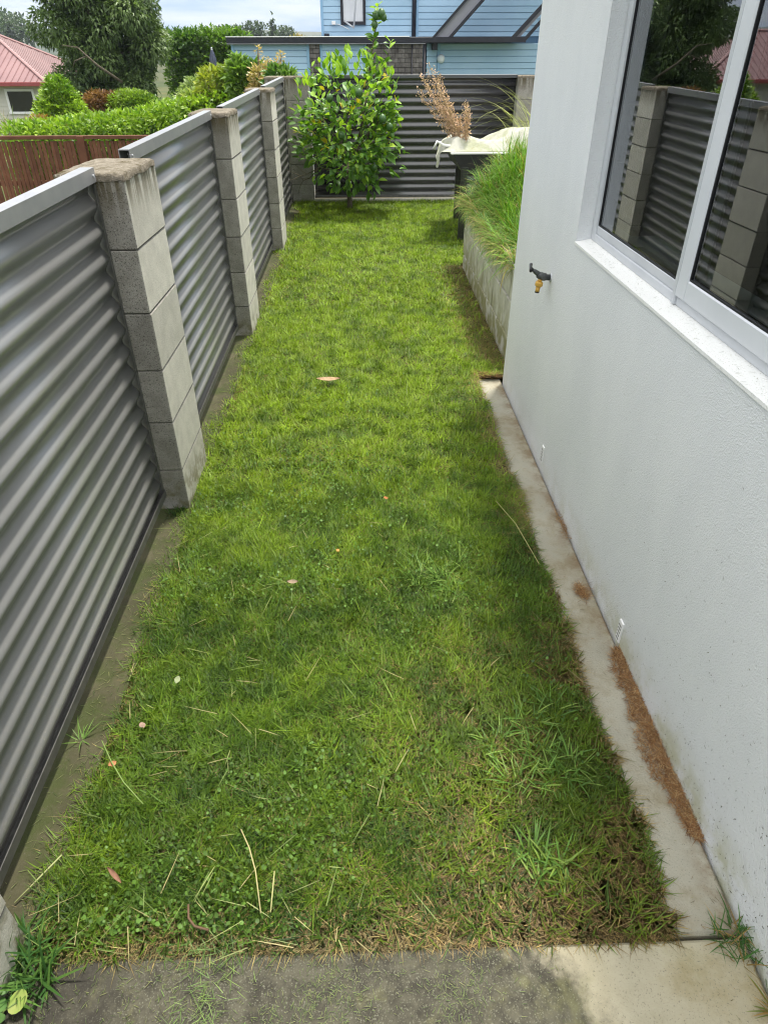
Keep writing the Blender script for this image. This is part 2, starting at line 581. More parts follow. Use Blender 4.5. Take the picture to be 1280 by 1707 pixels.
t, c = concrete('mowing_strip_concrete', (0.045, 0.043, 0.022), (0.075, 0.070, 0.038), (0.040, 0.052, 0.014), 0.42, 8)
M_MOW = t.fin(c, 0.92, 0.2)
M_SOIL = simple('soil', (0.075, 0.062, 0.030), (0.12, 0.095, 0.048), 25, 0.95, 0.1, 0.8, 120)
M_TERRAIN = None
t = NT('terrain')
_s = t.sep()
dist = t.math('SQRT', t.math('ADD', t.math('MULTIPLY', _s[0], _s[0]), t.math('MULTIPLY', _s[1], _s[1])))
c = t.mix(t.ramp(t.noise(0.25, 5), 0.35, 0.65), (0.055, 0.08, 0.022), (0.10, 0.10, 0.035))
farc = t.mix(t.ramp(t.noise(0.012, 5, 0.65), 0.42, 0.60), (0.075, 0.08, 0.04), (0.028, 0.045, 0.024))
c = t.mix(t.ramp(dist, 60, 160), c, farc)
M_TERRAIN = t.fin(c, 0.95, 0.1)

M_GRASS = foliage('grass_blades', 0.5, 0.3, 0.33)
M_LEAFY = foliage('leaf_mass', 0.42, 0.45, 0.28)
M_DRY = foliage('dry_plant_matter', 0.8, 0.15, 0.15)
M_BARK = simple('bark', (0.09, 0.075, 0.05), (0.17, 0.145, 0.11), 30, 0.9, 0.15, 0.8, 60)
M_ALU = simple('aluminium_frame', (0.50, 0.52, 0.545), (0.55, 0.57, 0.59), 6, 0.38, 0.5)
M_ALU_W = simple('pale_aluminium_sash', (0.60, 0.62, 0.65), (0.64, 0.66, 0.69), 6, 0.36, 0.5)
M_GASKET = simple('black_gasket', (0.012, 0.012, 0.014), None, 6, 0.5, 0.4)
M_BLACK = simple('black_metal', (0.014, 0.014, 0.015), (0.022, 0.022, 0.023), 20, 0.42, 0.5)
M_BRASS = simple('brass_plastic', (0.62, 0.36, 0.06), (0.70, 0.42, 0.09), 60, 0.4, 0.5)
M_TAPGREY = simple('tap_grey', (0.045, 0.05, 0.05), (0.075, 0.08, 0.08), 60, 0.45, 0.5)
M_WHITE = simple('white_plastic', (0.80, 0.80, 0.79), None, 6, 0.5, 0.4)
M_ROOM = simple('room_wall', (0.33, 0.34, 0.35), (0.36, 0.37, 0.38), 2, 0.8, 0.3)
M_ROOMSILL = simple('room_sill', (0.50, 0.60, 0.60), None, 4, 0.5, 0.4)
M_CARPET = simple('room_carpet', (0.06, 0.06, 0.065), (0.08, 0.08, 0.085), 60, 0.95, 0.1)

t = NT('window_glass')
t.n.remove(t.bsdf)
fr = t.n.new('ShaderNodeFresnel'); fr.inputs['IOR'].default_value = 1.52
k = t.math('ADD', t.math('MULTIPLY', fr.outputs[0], 1.6), 0.05, True)
tr = t.n.new('ShaderNodeBsdfTransparent'); tr.inputs['Color'].default_value = (0.70, 0.76, 0.76, 1)
gl = t.n.new('ShaderNodeBsdfGlossy'); gl.inputs['Roughness'].default_value = 0.0
gl.inputs['Color'].default_value = (0.95, 0.97, 1.0, 1)
mx = t.n.new('ShaderNodeMixShader')
t.l.new(k, mx.inputs[0]); t.l.new(tr.outputs[0], mx.inputs[1]); t.l.new(gl.outputs[0], mx.inputs[2])
t.l.new(mx.outputs[0], t.out.inputs['Surface'])
M_GLASS = t.m
M_DARKGLASS = simple('dark_window_glass', (0.012, 0.014, 0.015), None, 4, 0.08, 0.6)

M_BLUE = simple('blue_weatherboard', (0.33, 0.50, 0.645), (0.37, 0.54, 0.68), 1.5, 0.55, 0.35, perobj=0.10)
M_BLUETRIM = simple('blue_trim', (0.25, 0.43, 0.60), None, 2, 0.5, 0.35)
M_FASCIA = simple('dark_fascia', (0.018, 0.018, 0.026), (0.026, 0.026, 0.034), 3, 0.45, 0.4)
M_SOFFIT = simple('grey_soffit', (0.25, 0.25, 0.29), (0.30, 0.30, 0.34), 2, 0.6, 0.3)
M_BRICK = simple('grey_brick', (0.10, 0.09, 0.085), (0.19, 0.175, 0.165), 9, 0.9, 0.15, 0.5, 60, perobj=0.5)
M_BRICKMORTAR = simple('brick_mortar', (0.045, 0.043, 0.04), None, 9, 0.95, 0.1)
M_ROOFRED = simple('red_steel_roof', (0.19, 0.098, 0.097), (0.23, 0.125, 0.122), 0.8, 0.45, 0.4)
M_ROOFRIDGE = simple('pale_red_ridge', (0.34, 0.20, 0.19), None, 0.8, 0.45, 0.4)
M_CREAM = simple('cream_weatherboard', (0.56, 0.54, 0.47), (0.62, 0.60, 0.53), 1.0, 0.7, 0.3)
M_PALING = simple('stained_paling', (0.125, 0.050, 0.028), (0.17, 0.072, 0.04), 6, 0.75, 0.25, 0.4, 40, perobj=0.45)
M_UMB = simple('grey_umbrella_cloth', (0.10, 0.115, 0.17), (0.14, 0.155, 0.21), 6, 0.8, 0.2)
M_RETAIN = None
t = NT('retaining_block')
_s = t.sep()
c = t.mix(t.ramp(t.noise(9, 6, 0.65), 0.3, 0.7), (0.44, 0.425, 0.37), (0.62, 0.60, 0.54))
st = t.noise(26, 4, 0.6, vec=t.scale(t.P(), (1, 1, 0.12)))
c = t.mix(t.math('MULTIPLY', t.ramp(st, 0.50, 0.68), 0.7), c, (0.17, 0.165, 0.12))
gr = t.math('MULTIPLY', t.ramp(_s[2], 0.42, 0.08), t.ramp(t.noise(11, 5), 0.33, 0.58))
c = t.mix(t.math('MULTIPLY', gr, 0.85), c, (0.21, 0.20, 0.065))
t.bump(t.noise(120, 3), 0.4, 0.004)
M_RETAIN = t.fin(c, 0.92, 0.2)
t = NT('frost_cloth')
c = t.mix(t.ramp(t.noise(9, 5, 0.6), 0.42, 0.62), (0.52, 0.52, 0.45), (0.40, 0.415, 0.29))
c = t.mix(t.ramp(t.noise(23, 4, 0.6), 0.62, 0.72), c, (0.33, 0.30, 0.18))
t.bump(t.noise(45, 4), 0.5, 0.01)
t.fin(c, 0.9, 0.15)
_tr = t.n.new('ShaderNodeBsdfTranslucent'); t.l.new(c, _tr.inputs['Color'])
_mx = t.n.new('ShaderNodeMixShader'); _mx.inputs[0].default_value = 0.25
t.l.new(t.bsdf.outputs[0], _mx.inputs[1]); t.l.new(_tr.outputs[0], _mx.inputs[2]); t.l.new(_mx.outputs[0], t.out.inputs['Surface'])
M_CLOTH = t.m

# ------------------------------------------------------------------ ground
XF, XW = -0.709, 0.75
# far terrain: one sheet out to the hills
def terrain_h(x, y):
    r = np.hypot(x, y)
    az = np.arctan2(x, y)
    h = np.where((x > -1.0) & (y < 8.9), -0.9, -1.35) * np.ones_like(r)
    h = h - 0.5 * sstep(16, 40, r) + 0.6 * (fbm(x, y, 0.05, 4) - 0.5) * sstep(30, 80, r)
    h = h + sstep(70, 320, r) * (3.0 + 4.0 * fbm(x, y, 0.006, 2))
    crest = 0.0285 + 0.010 * (vnoise(az, az * 0, 9.0, 5) - 0.5) + 0.006 * (vnoise(az, az * 0, 31.0, 8) - 0.5)
    h = h + sstep(300, 1350, r) * (crest * r - 3.5) * (1 - 0.2 * sstep(1420, 1640, r))
    return h


rad = np.concatenate([np.linspace(0.5, 30, 40), np.geomspace(32, 1650, 70)])
na = 180
ang = np.linspace(0, 2 * np.pi, na, endpoint=False)
RR, AA = np.meshgrid(rad, ang, indexing='ij')
gx, gyy = RR * np.sin(AA), RR * np.cos(AA)
V = np.stack([gx, gyy, terrain_h(gx, gyy)], -1).reshape(-1, 3)
V = np.concatenate([V, [[0, 0, -0.9]]])
q = []
nr = len(rad)
ii, jj = np.meshgrid(np.arange(nr - 1), np.arange(na), indexing='ij')
a_ = (ii * na + jj).ravel(); b_ = (ii * na + (jj + 1) % na).ravel()
quads = np.stack([a_, a_ + na, b_ + na, b_], 1)
tris = np.stack([np.full(na, len(V) - 1), np.arange(na), (np.arange(na) + 1) % na], 1)
me = np_mesh('terrain', V, quads, tris, M_TERRAIN, smooth=True)
tag(link('terrain', me), kind='structure')

# yard: soil under the lawn, a solid block with its own sides
ys = np.concatenate([np.linspace(-4, 3.44, 40), np.linspace(3.44, 8.6, 28)[1:]])
m = MB()
for a, b in zip(ys[:-1], ys[1:]):
    za, zb = float(gy(a)) - 0.014, float(gy(b)) - 0.014
    xr = 0.606 if a < 3.40 else 6
    m.poly([(-0.97, a, za), (xr, a, za), (xr, b, zb), (-0.97, b, zb)])
    m.poly([(-0.97, a, -1.9), (-0.97, a, za), (-0.97, b, zb), (-0.97, b, -1.9)])
zb = float(gy(8.6)) - 0.014
m.poly([(-0.97, 8.6, -1.9), (-0.97, 8.6, zb), (6, 8.6, zb), (6, 8.6, -1.9)])
tag(m.build('lawn_soil', M_SOIL), kind='structure')

# concrete beside the house, slab in front, mowing strip under the fence
m = MB()
m.cbox(0.612, 0.744, 0.611, 3.46, -0.12, 0.0, 0.006)
m.cbox(0.604, 0.612, 0.611, 1.6, -0.12, -0.006, 0.003)
tag(m.build('concrete_strip', M_STRIP), kind='structure')
m = MB(); m.cbox(-0.97, 0.744, -3.0, 0.603, -0.12, 0.001, 0.007)
tag(m.build('concrete_slab', M_SLAB), kind='structure')
m = MB()
ysm = np.linspace(0.612, 8.3, 30)
for a, b in zip(ysm[:-1], ysm[1:]):
    za, zb = float(gy(a)) + 0.004, float(gy(b)) + 0.004
    m.poly([(-0.93, a, za), (-0.695, a, za), (-0.695, b, zb), (-0.93, b, zb)])
    m.poly([(-0.695, a, za), (-0.695, a, -0.1), (-0.695, b, -0.1), (-0.695, b, zb)])
tag(m.build('mowing_strip', M_MOW), kind='structure')
m = MB()
m.cbox(-0.55, 1.66, 8.27, 8.335, 0.06, 0.158, 0.006)
tag(m.build('fence_footing', simple('pale_footing', (0.42, 0.40, 0.33), (0.5, 0.48, 0.42), 10, 0.9, 0.2)), kind='structure')

# ------------------------------------------------------------------ left fence: pillars and panels
PIL = [(0.255, 1.165, 'near the slab, only its far corner in view'), (2.2, 1.207, ''), (4.078, 1.252, ''), (6.129, 1.290, '')]
DX = 0.198


def coping_mesh(w, d):
    """Uneven rounded mortar cap, centred on its base."""
    n, V, F = 15, [], []
    for i in range(n):
        for j in range(n):
            u, v = -1 + 2 * i / (n - 1), -1 + 2 * j / (n - 1)
            e = max(abs(u), abs(v))
            u2, v2 = math.copysign(abs(u) ** .8, u), math.copysign(abs(v) ** .8, v)
            x = u2 * (w / 2 + 0.0015) + random.uniform(-.0022, .0022)
            y = v2 * (d / 2 + 0.0015) + random.uniform(-.0022, .0022)
            z = 0.022 - 0.005 * e ** 16 - 0.003 * (abs(u) * abs(v)) ** 6 + random.uniform(-.0011, .0011)
            V.append((x, y, z))
    for i in range(n - 1):
        for j in range(n - 1):
            F.append((i * n + j, (i + 1) * n + j, (i + 1) * n + j + 1, i * n + j + 1))
    ring = [i * n for i in range(n)] + [(n - 1) * n + j for j in range(1, n)] + [i * n + n - 1 for i in range(n - 2, -1, -1)] + [j for j in range(n - 2, 0, -1)]
    b0 = len(V)
    for k in ring:
        x, y, _ = V[k]
        V.append((x, y, -0.001 + random.uniform(-.005, .002)))
    for k in range(len(ring)):
        k2 = (k + 1) % len(ring)
        F.append((ring[k], b0 + k, b0 + k2, ring[k2]))
    m = MB(); m.mesh(V, F, 0, True)
    return m.data('cap', M_COPING)


def pillar(x0, x1, y0, y1, ztop, zbot, label, group, rough_ax='y', name='block_pillar'):
    root = empty(name, ((x0 + x1) / 2, (y0 + y1) / 2, zbot), label, 'pillar', group)
    w, d = x1 - x0, y1 - y0
    cx, cy = (x0 + x1) / 2, (y0 + y1) / 2
    key = (round(w, 3), round(d, 3), rough_ax)
    if key not in pillar.cache:
        m = MB()
        if rough_ax == 'y':
            m.cbox(-w / 2, w / 2, -d / 2, d / 2, 0, 0.1965, 0.003, 0, 1, 0.0006)
        else:
            m.cbox(-w / 2, w / 2, -d / 2, d / 2, 0, 0.1965, 0.003, 0, 0, 0.0006)
        pillar.cache[key] = (m.data('block', [M_BLOCK_ROUGH, M_BLOCK_SMOOTH]), coping_mesh(w, d))
    bm, cm = pillar.cache[key]
    top = ztop - 0.026
    z = top
    while z > zbot + 0.0:
        z -= 0.2
        b = link('block', bm, root, (random.uniform(-.0012, .0012), random.uniform(-.0012, .0012), z + 0.0035 - zbot))
        b.rotation_euler = (0, 0, math.pi if random.random() < .5 else 0)
    zlow = z
    c = MB(); c.box(cx - w / 2 + .008, cx + w / 2 - .008, cy - d / 2 + .008, cy + d / 2 - .008, zlow, top - 0.004)
    c.build('mortar', M_MORTAR, root)
    link('cap', cm, root, (0, 0, top - zbot))
    return root


pillar.cache = {}
PL = ['concrete block pillar at the bottom left corner of the photo, mostly out of frame',
      'nearest full concrete block pillar with a mossy stained cap on the left fence',
      'middle concrete block pillar of the left fence between second and third steel panels',
      'farthest slim looking concrete block pillar of the left fence before the citrus tree']
for (y0, zt, _), lab in zip(PIL, PL):
    y1 = y0 + 0.362
    if y0 < 1: y1 = 0.648
    pillar(XF - DX, XF, y0, y1, zt, float(gy(y0)) - 0.06, lab, 'concrete block pillars of the left fence')
pillar(-0.985, -0.803, 8.10, 8.46, 1.335, float(gy(8.3)) - 0.06, 'concrete block corner pillar where left and back fences meet', 'concrete block pillars of the back fence', 'y')
pillar(-0.797, -0.552, 8.26, 8.46, 1.335, float(gy(8.3)) - 0.06, 'concrete block pillar behind the left side of the citrus tree', 'concrete block pillars of the back fence', 'y')
pillar(1.655, 1.90, 8.26, 8.46, 1.335, float(gy(8.3)) - 0.06, 'pale concrete block pillar at right end of the back fence beside the white house', 'concrete block pillars of the back fence', 'x')


def corrugated(axis, c0, u0, u1, z0, z1, pitch=0.0762, amp=0.0096, ph=0.0, slope=0.0):
    """Corrugated sheet with horizontal ribs: profile in z, run along `axis`."""
    nz = int((z1 - z0) / pitch * 12)
    zs = np.linspace(z0, z1, nz + 1)
    off = amp * np.sin(2 * np.pi * (z1 - zs) / pitch + ph)
    us = np.array([u0, (u0 + u1) / 2, u1])
    V = []
    for u in us:
        for z, o_ in zip(zs, off):
            zz = z + slope * (u - u0)
            V.append((c0 + o_, u, zz) if axis == 'y' else (u, c0 - o_, zz))
    V = np.array(V); n = nz + 1
    q = []
    for k in range(2):
        a = np.arange(nz) + k * n
        q.append(np.stack([a, a + n, a + n + 1, a + 1], 1))
    return V, np.concatenate(q)


def fence_panel(y0, y1, zb0, zt0, slope, label):
    """Sheet, top rail, bottom channel and end channels of one left-fence bay."""
    xs = -0.806
    root = empty('corrugated_fence_panel', (xs, y0, zb0), label, 'fence panel', 'corrugated steel panels of the left fence')
    V, q = corrugated('y', xs, y0 + 0.012, y1 - 0.012, zb0 + 0.006, zt0 - 0.012, ph=0.6, slope=slope)
    me = np_mesh('steel_sheet', V, q, None, M_STEEL, smooth=True)
    sh = link('steel_sheet', me, root)
    so = sh.modifiers.new('thick', 'SOLIDIFY'); so.thickness = 0.0012; so.offset = 0
    dz = slope * (y1 - y0)

    def bar(name, x0, x1, za, zb, mat, ya=y0, yb=y1, b=0.0015):
        m = MB(); m.cbox(x0, x1, ya, yb, za, zb, b)
        v = []
        for (x, y, z) in m.v:
            v.append((x, y, z + slope * (y - y0)))
        m.v = v
        return m.build(name, mat, root)
    m = MB()
    # folded cap: a flat top with two turned-down lips
    for x0, x1, za, zb in ((xs - 0.019, xs + 0.019, zt0 - 0.003, zt0), (xs + 0.0165, xs + 0.019, zt0 - 0.038, zt0 - 0.003), (xs - 0.019, xs - 0.0165, zt0 - 0.038, zt0 - 0.003)):
        n0 = len(m.v); m.box(x0, x1, y0 - 0.0, y1 + 0.0, za, zb)
    m.v = [(x, y, z + slope * (y - y0)) for x, y, z in m.v]
    m.build('top_rail', M_RAIL, root)
    for yy in (y0 + 0.02, y1 - 0.02):
        r = MB(); r.tube([(xs + 0.019, yy, zt0 - 0.02 + slope * (yy - y0)), (xs + 0.0225, yy, zt0 - 0.02 + slope * (yy - y0))], 0.004, 8)
        r.build('rivet', M_ALU, root)
    m = MB()
    for x0, x1, za, zb in ((xs - 0.018, xs + 0.018, zb0 - 0.003, zb0), (xs + 0.0155, xs + 0.018, zb0, zb0 + 0.026), (xs - 0.018, xs - 0.0155, zb0, zb0 + 0.026)):
        m.box(x0, x1, y0, y1, za, zb)
    m.v = [(x, y, z + slope * (y - y0)) for x, y, z in m.v]
    m.build('bottom_channel', M_CHANNEL, root)
    for ya, s in ((y0, 1), (y1, -1)):
        m = MB()
        lo, hi = min(ya, ya + s * 0.0025), max(ya, ya + s * 0.0025)
        zs_ = zb0 + slope * (ya - y0); ze_ = zt0 - 0.046 + slope * (ya - y0)
        m.box(xs - 0.014, xs + 0.014, lo, hi, zs_ + .002, ze_)
        lo, hi = min(ya + s * 0.0025, ya + s * 0.016), max(ya + s * 0.0025, ya + s * 0.016)
        m.box(xs + 0.0118, xs + 0.014, lo, hi, zs_ + .028, ze_)
        m.build('side_channel', M_CHANNEL, root)
    return root


SL = 0.020
fence_panel(0.652, 2.196, 0.042, 1.186, SL, 'nearest corrugated grey steel fence panel filling the left edge of the photo')
fence_panel(2.566, 4.074, 0.068, 1.226, SL, 'corrugated grey steel fence panel between the nearest and middle block pillars')
fence_panel(4.444, 6.125, 0.105, 1.256, SL, 'corrugated grey steel fence panel between the middle and farthest block pillars')
fence_panel(6.495, 8.096, 0.142, 1.296, SL, 'last corrugated grey steel fence panel running into the back corner')

# back fence panel
root = empty('corrugated_back_fence', (0.5, 8.35, 0.16), 'long shade darkened corrugated steel panel across the end of the lawn', 'fence panel')
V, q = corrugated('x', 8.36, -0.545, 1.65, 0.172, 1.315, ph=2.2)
me = np_mesh('steel_sheet', V, q[:, ::-1], None, M_STEEL_SHADED, smooth=True)
sh = link('steel_sheet', me, root)
so = sh.modifiers.new('thick', 'SOLIDIFY'); so.thickness = 0.0012; so.offset = 0
m = MB(); m.cbox(-0.549, 1.652, 8.335, 8.387, 1.306, 1.338, 0.002); m.build('top_rail', simple('dark_rail', (0.075, 0.078, 0.085), None, 9, 0.35, 0.6), root)
m = MB(); m.cbox(-0.549, 1.652, 8.339, 8.382, 0.160, 0.186, 0.002); m.build('bottom_channel', M_CHANNEL, root)

# ------------------------------------------------------------------ the white house
WY0, WY1, WZ0, WZ1 = 0.86, 2.462, 0.938, 2.08     # window opening in the outer face
HX1, HY0, HY1, HZ = 7.0, -5.0, 3.411, 2.36
FX = 0.80                                          # outer face of the window frame
house = empty('white_house', (XW, HY1, 0), 'white stucco house wall with a large aluminium window along right side of the lawn', 'house')
m = MB()
yl = [HY0, WY0, WY1, HY1]; zl = [-0.15, WZ0, WZ1, HZ]
for i in range(3):
    for j in range(3):
        if i == 1 and j == 1: continue
        m.poly([(XW, yl[i], zl[j]), (XW, yl[i], zl[j + 1]), (XW, yl[i + 1], zl[j + 1]), (XW, yl[i + 1], zl[j])])
# reveals (jambs and head)
m.poly([(XW, WY1, WZ0), (XW, WY1, WZ1), (0.93, WY1, WZ1), (0.93, WY1, WZ0)])
m.poly([(XW, WY0, WZ0), (0.93, WY0, WZ0), (0.93, WY0, WZ1), (XW, WY0, WZ1)])
m.poly([(XW, WY0, WZ1), (0.93, WY0, WZ1), (0.93, WY1, WZ1), (XW, WY1, WZ1)])
m.poly([(XW, WY0, WZ0), (XW, WY1, WZ0), (0.93, WY1, WZ0 - .03), (0.93, WY0, WZ0 - .03)])
# far end wall, near end wall, right side
m.poly([(XW, HY1, -0.15), (XW, HY1, HZ), (HX1, HY1, HZ), (HX1, HY1, -0.15)])
m.poly([(XW, HY0, -0.15), (HX1, HY0, -0.15), (HX1, HY0, HZ), (XW, HY0, HZ)])
m.poly([(HX1, HY0, -0.15), (HX1, HY1, -0.15), (HX1, HY1, HZ), (HX1, HY0, HZ)])
m.build('wall', M_STUCCO, house)
m = MB(); m.cbox(XW - 0.02, HX1 + .05, HY0 - .05, HY1 + 0.02, HZ, HZ + 0.05, 0.01)
m.build('roof', simple('roof_edge', (0.45, 0.46, 0.47), None, 3, 0.5, 0.4), house)
# sloped sill
m = MB()
n = 26
for k in range(n):
    a, b = WY0 + (WY1 - WY0) * k / n, WY0 + (WY1 - WY0) * (k + 1) / n
    m.poly([(XW - 0.004, a, WZ0 + 0.002), (FX + 0.01, a, WZ0 + 0.0125), (FX + 0.01, b, WZ0 + 0.0125), (XW - 0.004, b, WZ0 + 0.002)])
    m.poly([(XW - 0.004, a, WZ0 - 0.006), (XW - 0.004, a, WZ0 + 0.002), (XW - 0.004, b, WZ0 + 0.002), (XW - 0.004, b, WZ0 - 0.006)])
m.build('window_sill', M_SILL, house)
# interior
m = MB()
rx0, rx1, ry0, ry1, rz0, rz1 = 0.935, 4.4, -0.5, 3.2, 0.1, 2.45
m.poly([(rx1, ry0, rz0), (rx1, ry0, rz1), (rx1, ry1, rz1), (rx1, ry1, rz0)])
m.poly([(rx0, ry1, rz0), (rx1, ry1, rz0), (rx1, ry1, rz1), (rx0, ry1, rz1)])
m.poly([(rx0, ry0, rz0), (rx0, ry0, rz1), (rx1, ry0, rz1), (rx1, ry0, rz0)])
m.poly([(rx0, ry0, rz1), (rx0, ry1, rz1), (rx1, ry1, rz1), (rx1, ry0, rz1)])
m.poly([(rx0, ry0, rz0), (rx1, ry0, rz0), (rx1, ry1, rz0), (rx0, ry1, rz0)], 1)
yl2 = [ry0, WY0, WY1, ry1]; zl2 = [rz0, WZ0 - .03, WZ1, rz1]
for i in range(3):
    for j in range(3):
        if i == 1 and j == 1: continue
        m.poly([(rx0, yl2[i], zl2[j]), (rx0, yl2[i + 1], zl2[j]), (rx0, yl2[i + 1], zl2[j + 1]), (rx0, yl2[i], zl2[j + 1])])
m.build('room_lining', [M_ROOM, M_CARPET], house)
m = MB(); m.cbox(0.872, 1.03, WY0 + .01, WY1 - .01, WZ0 - .002, WZ0 + 0.022, 0.003)
m.build('room_sill', M_ROOMSILL, house)

win = MB()
# outer frame: jamb, foot and head, each a stepped profile
fz0, fz1 = WZ0 + 0.0115, WZ1 - 0.003
for (ya, yb) in ((WY1 - 0.040, WY1 - 0.002), (WY0 + 0.002, WY0 + 0.040)):
    win.cbox(FX, FX + 0.07, ya, yb, fz0, fz1, 0.002)
win.cbox(FX, FX + 0.07, WY0 + 0.040, WY1 - 0.040, fz0, fz0 + 0.024, 0.002)
win.cbox(FX + 0.006, FX + 0.07, WY0 + 0.040, WY1 - 0.040, fz0 + 0.024, fz0 + 0.050, 0.002)
win.cbox(FX, FX + 0.07, WY0 + 0.040, WY1 - 0.040, fz1 - 0.045, fz1, 0.002)
wf = win.build('window', M_ALU, house)
wf_off = wf.location.copy()


def sub(mb, name, mats):
    o = mb.build(name, mats, wf)
    o.location = (0, 0, 0)
    return o


YM = 1.70
m = MB()
m.cbox(FX - 0.008, FX + 0.066, YM - 0.006, YM + 0.014, fz0 + 0.0015, fz1 - 0.046, 0.003)
sub(m, 'mullion', M_ALU)
m = MB()   # opening sash, proud of the frame
s0, s1 = WY0 + 0.042, YM - 0.008
for b in ((s0, s0 + 0.05, fz0 + 0.026, fz1 - 0.048), (s1 - 0.055, s1, fz0 + 0.026, fz1 - 0.048)):
    m.cbox(FX - 0.010, FX + 0.03, b[0], b[1], b[2], b[3], 0.003)
m.cbox(FX - 0.010, FX + 0.03, s0 + 0.05, s1 - 0.055, fz0 + 0.026, fz0 + 0.076, 0.003)
m.cbox(FX - 0.010, FX + 0.03, s0 + 0.05, s1 - 0.055, fz1 - 0.096, fz1 - 0.048, 0.003)
sub(m, 'opening_sash', M_ALU_W)
m = MB()
gz0, gz1 = fz0 + 0.05, fz1 - 0.045
for a in ((YM + 0.014, YM + 0.017, gz0, gz1), (WY1 - 0.043, WY1 - 0.040, gz0, gz1)):
    m.box(FX + 0.008, FX + 0.022, a[0], a[1], a[2], a[3])
m.box(FX + 0.008, FX + 0.022, YM + 0.017, WY1 - 0.043, gz0, gz0 + 0.004)
m.box(FX - 0.006, FX + 0.008, s0 + 0.05, s0 + 0.0535, fz0 + 0.076, fz1 - 0.096)
m.box(FX - 0.006, FX + 0.008, s1 - 0.0585, s1 - 0.055, fz0 + 0.076, fz1 - 0.096)
m.box(FX - 0.006, FX + 0.008, s0 + 0.0535, s1 - 0.0585, fz0 + 0.076, fz0 + 0.080)
sub(m, 'gasket', M_GASKET)
m = MB(); xg = FX + 0.012
m.poly([(xg, YM + 0.018, gz0), (xg, YM + 0.018, gz1 + .01), (xg, WY1 - 0.044, gz1 + .01), (xg, WY1 - 0.044, gz0)])
sub(m, 'window_pane', M_GLASS)
m = MB(); xg = FX - 0.002
m.poly([(xg, s0 + 0.05, fz0 + 0.07), (xg, s0 + 0.05, fz1 - 0.09), (xg, s1 - 0.055, fz1 - 0.09), (xg, s1 - 0.055, fz0 + 0.07)])
sub(m, 'window_pane', M_GLASS)

# small louvred weep vents low on the wall
for (yv, zv) in ((1.426, 0.012), (2.468, 0.035)):
    m = MB(); m.cbox(XW - 0.005, XW + 0.001, yv - 0.014, yv + 0.014, zv, zv + 0.078, 0.0015)
    v = m.build('weep_vent', M_WHITE, house)
    m = MB()
    for k in range(5):
        m.box(XW - 0.0062, XW - 0.0052, yv - 0.009, yv + 0.009, zv + 0.010 + k * 0.0125, zv + 0.015 + k * 0.0125)
    o = m.build('vent_slot', simple('slot_grey', (0.25, 0.25, 0.24), None, 5, 0.7, 0.2) if 'slot_grey' not in bpy.data.materials else bpy.data.materials['slot_grey'], v)
    o.location = (0, 0, 0)

# ------------------------------------------------------------------ garden tap
ty, tz = 2.722, 0.747
tap = empty('garden_tap', (XW, ty, tz), 'dark grey garden tap with yellow hose connector fixed to the white wall', 'tap')
m = MB(); m.tube([(XW + .002, ty, tz), (XW - 0.004, ty, tz)], 0.019, 16); m.build('flange', M_ALU, tap)
m = MB()
m.tube([(XW - 0.004, ty, tz), (XW - 0.022, ty, tz), (XW - 0.024, ty, tz + .001), (XW - 0.045, ty, tz + 0.006), (XW - 0.062, ty, tz + 0.012)],
       [0.013, 0.013, 0.0165, 0.0175, 0.0125], 12)
m.tube([(XW - 0.050, ty, tz + 0.010), (XW - 0.074, ty, tz + 0.026), (XW - 0.084, ty, tz + 0.034)], [0.012, 0.0105, 0.006], 12)
m.build('tap_body', M_TAPGREY, tap)
m = MB()
m.tube([(XW - 0.082, ty, tz + 0.032), (XW - 0.096, ty, tz + 0.043)], 0.006, 8)
m.tube([(XW - 0.100, ty - 0.027, tz + 0.036), (XW - 0.096, ty, tz + 0.043), (XW - 0.090, ty + 0.027, tz + 0.050)], [0.0075, 0.006, 0.0075], 10)
m.build('tap_handle', M_BLACK, tap)
m = MB()
m.tube([(XW - 0.046, ty, tz - 0.004), (XW - 0.048, ty, tz - 0.018)], 0.010, 12)
m.tube([(XW - 0.048, ty, tz - 0.018), (XW - 0.049, ty, tz - 0.022), (XW - 0.051, ty, tz - 0.036), (XW - 0.0515, ty, tz - 0.040)], [0.0155, 0.0175, 0.0175, 0.012], 14)
m.tube([(XW - 0.0515, ty, tz - 0.040), (XW - 0.054, ty, tz - 0.062)], [0.0105, 0.0095], 12)
m.build('hose_connector', M_BRASS, tap)
tap.scale = (.9, .9, .9)
m = MB(); m.tube([(XW - 0.054, ty, tz - 0.062), (XW - 0.0545, ty, tz - 0.067)], 0.0105, 12); m.build('rubber_seal', M_BLACK, tap)

# ------------------------------------------------------------------ raised bed and its grass
bed = empty('retaining_wall', (0.8, 3.6, 0), 'low algae stained concrete block retaining wall holding a raised grass bed behind the white house', 'wall')
RX, RY0, RY1 = 0.80, 3.60, 5.62
bm_full = MB(); bm_full.cbox(-0.07, 0.07, -0.195, 0.195, 0, 0.192, 0.004, 0, None, 0.001)
me_full = bm_full.data('block', M_RETAIN)
for k in range(3):
    z = 0.015 + 0.2 * k - 0.04
    off = 0.2 if k % 2 else 0.0
    y = RY0 - off
    while y < RY1 - 0.02:
        a, b = max(y, RY0), min(y + 0.392, RY1)
        if b - a > 0.05:
            o = link('block', me_full, bed, (0.07 + random.uniform(-.0015, .0015), (a + b) / 2 - 3.6, z))
            o.scale = (1, (b - a - 0.006) / 0.39, 1)
        y += 0.4
    # return at the far end
    for j in range(4):
        o = link('block', me_full, bed, (0.34 + 0.4 * j, RY1 - 0.07 - 3.6, z)); o.rotation_euler = (0, 0, math.pi / 2)
m = MB(); m.box(RX + 0.012, RX + 0.128, RY0 + .01, RY1 - .01, -0.05, 0.55)
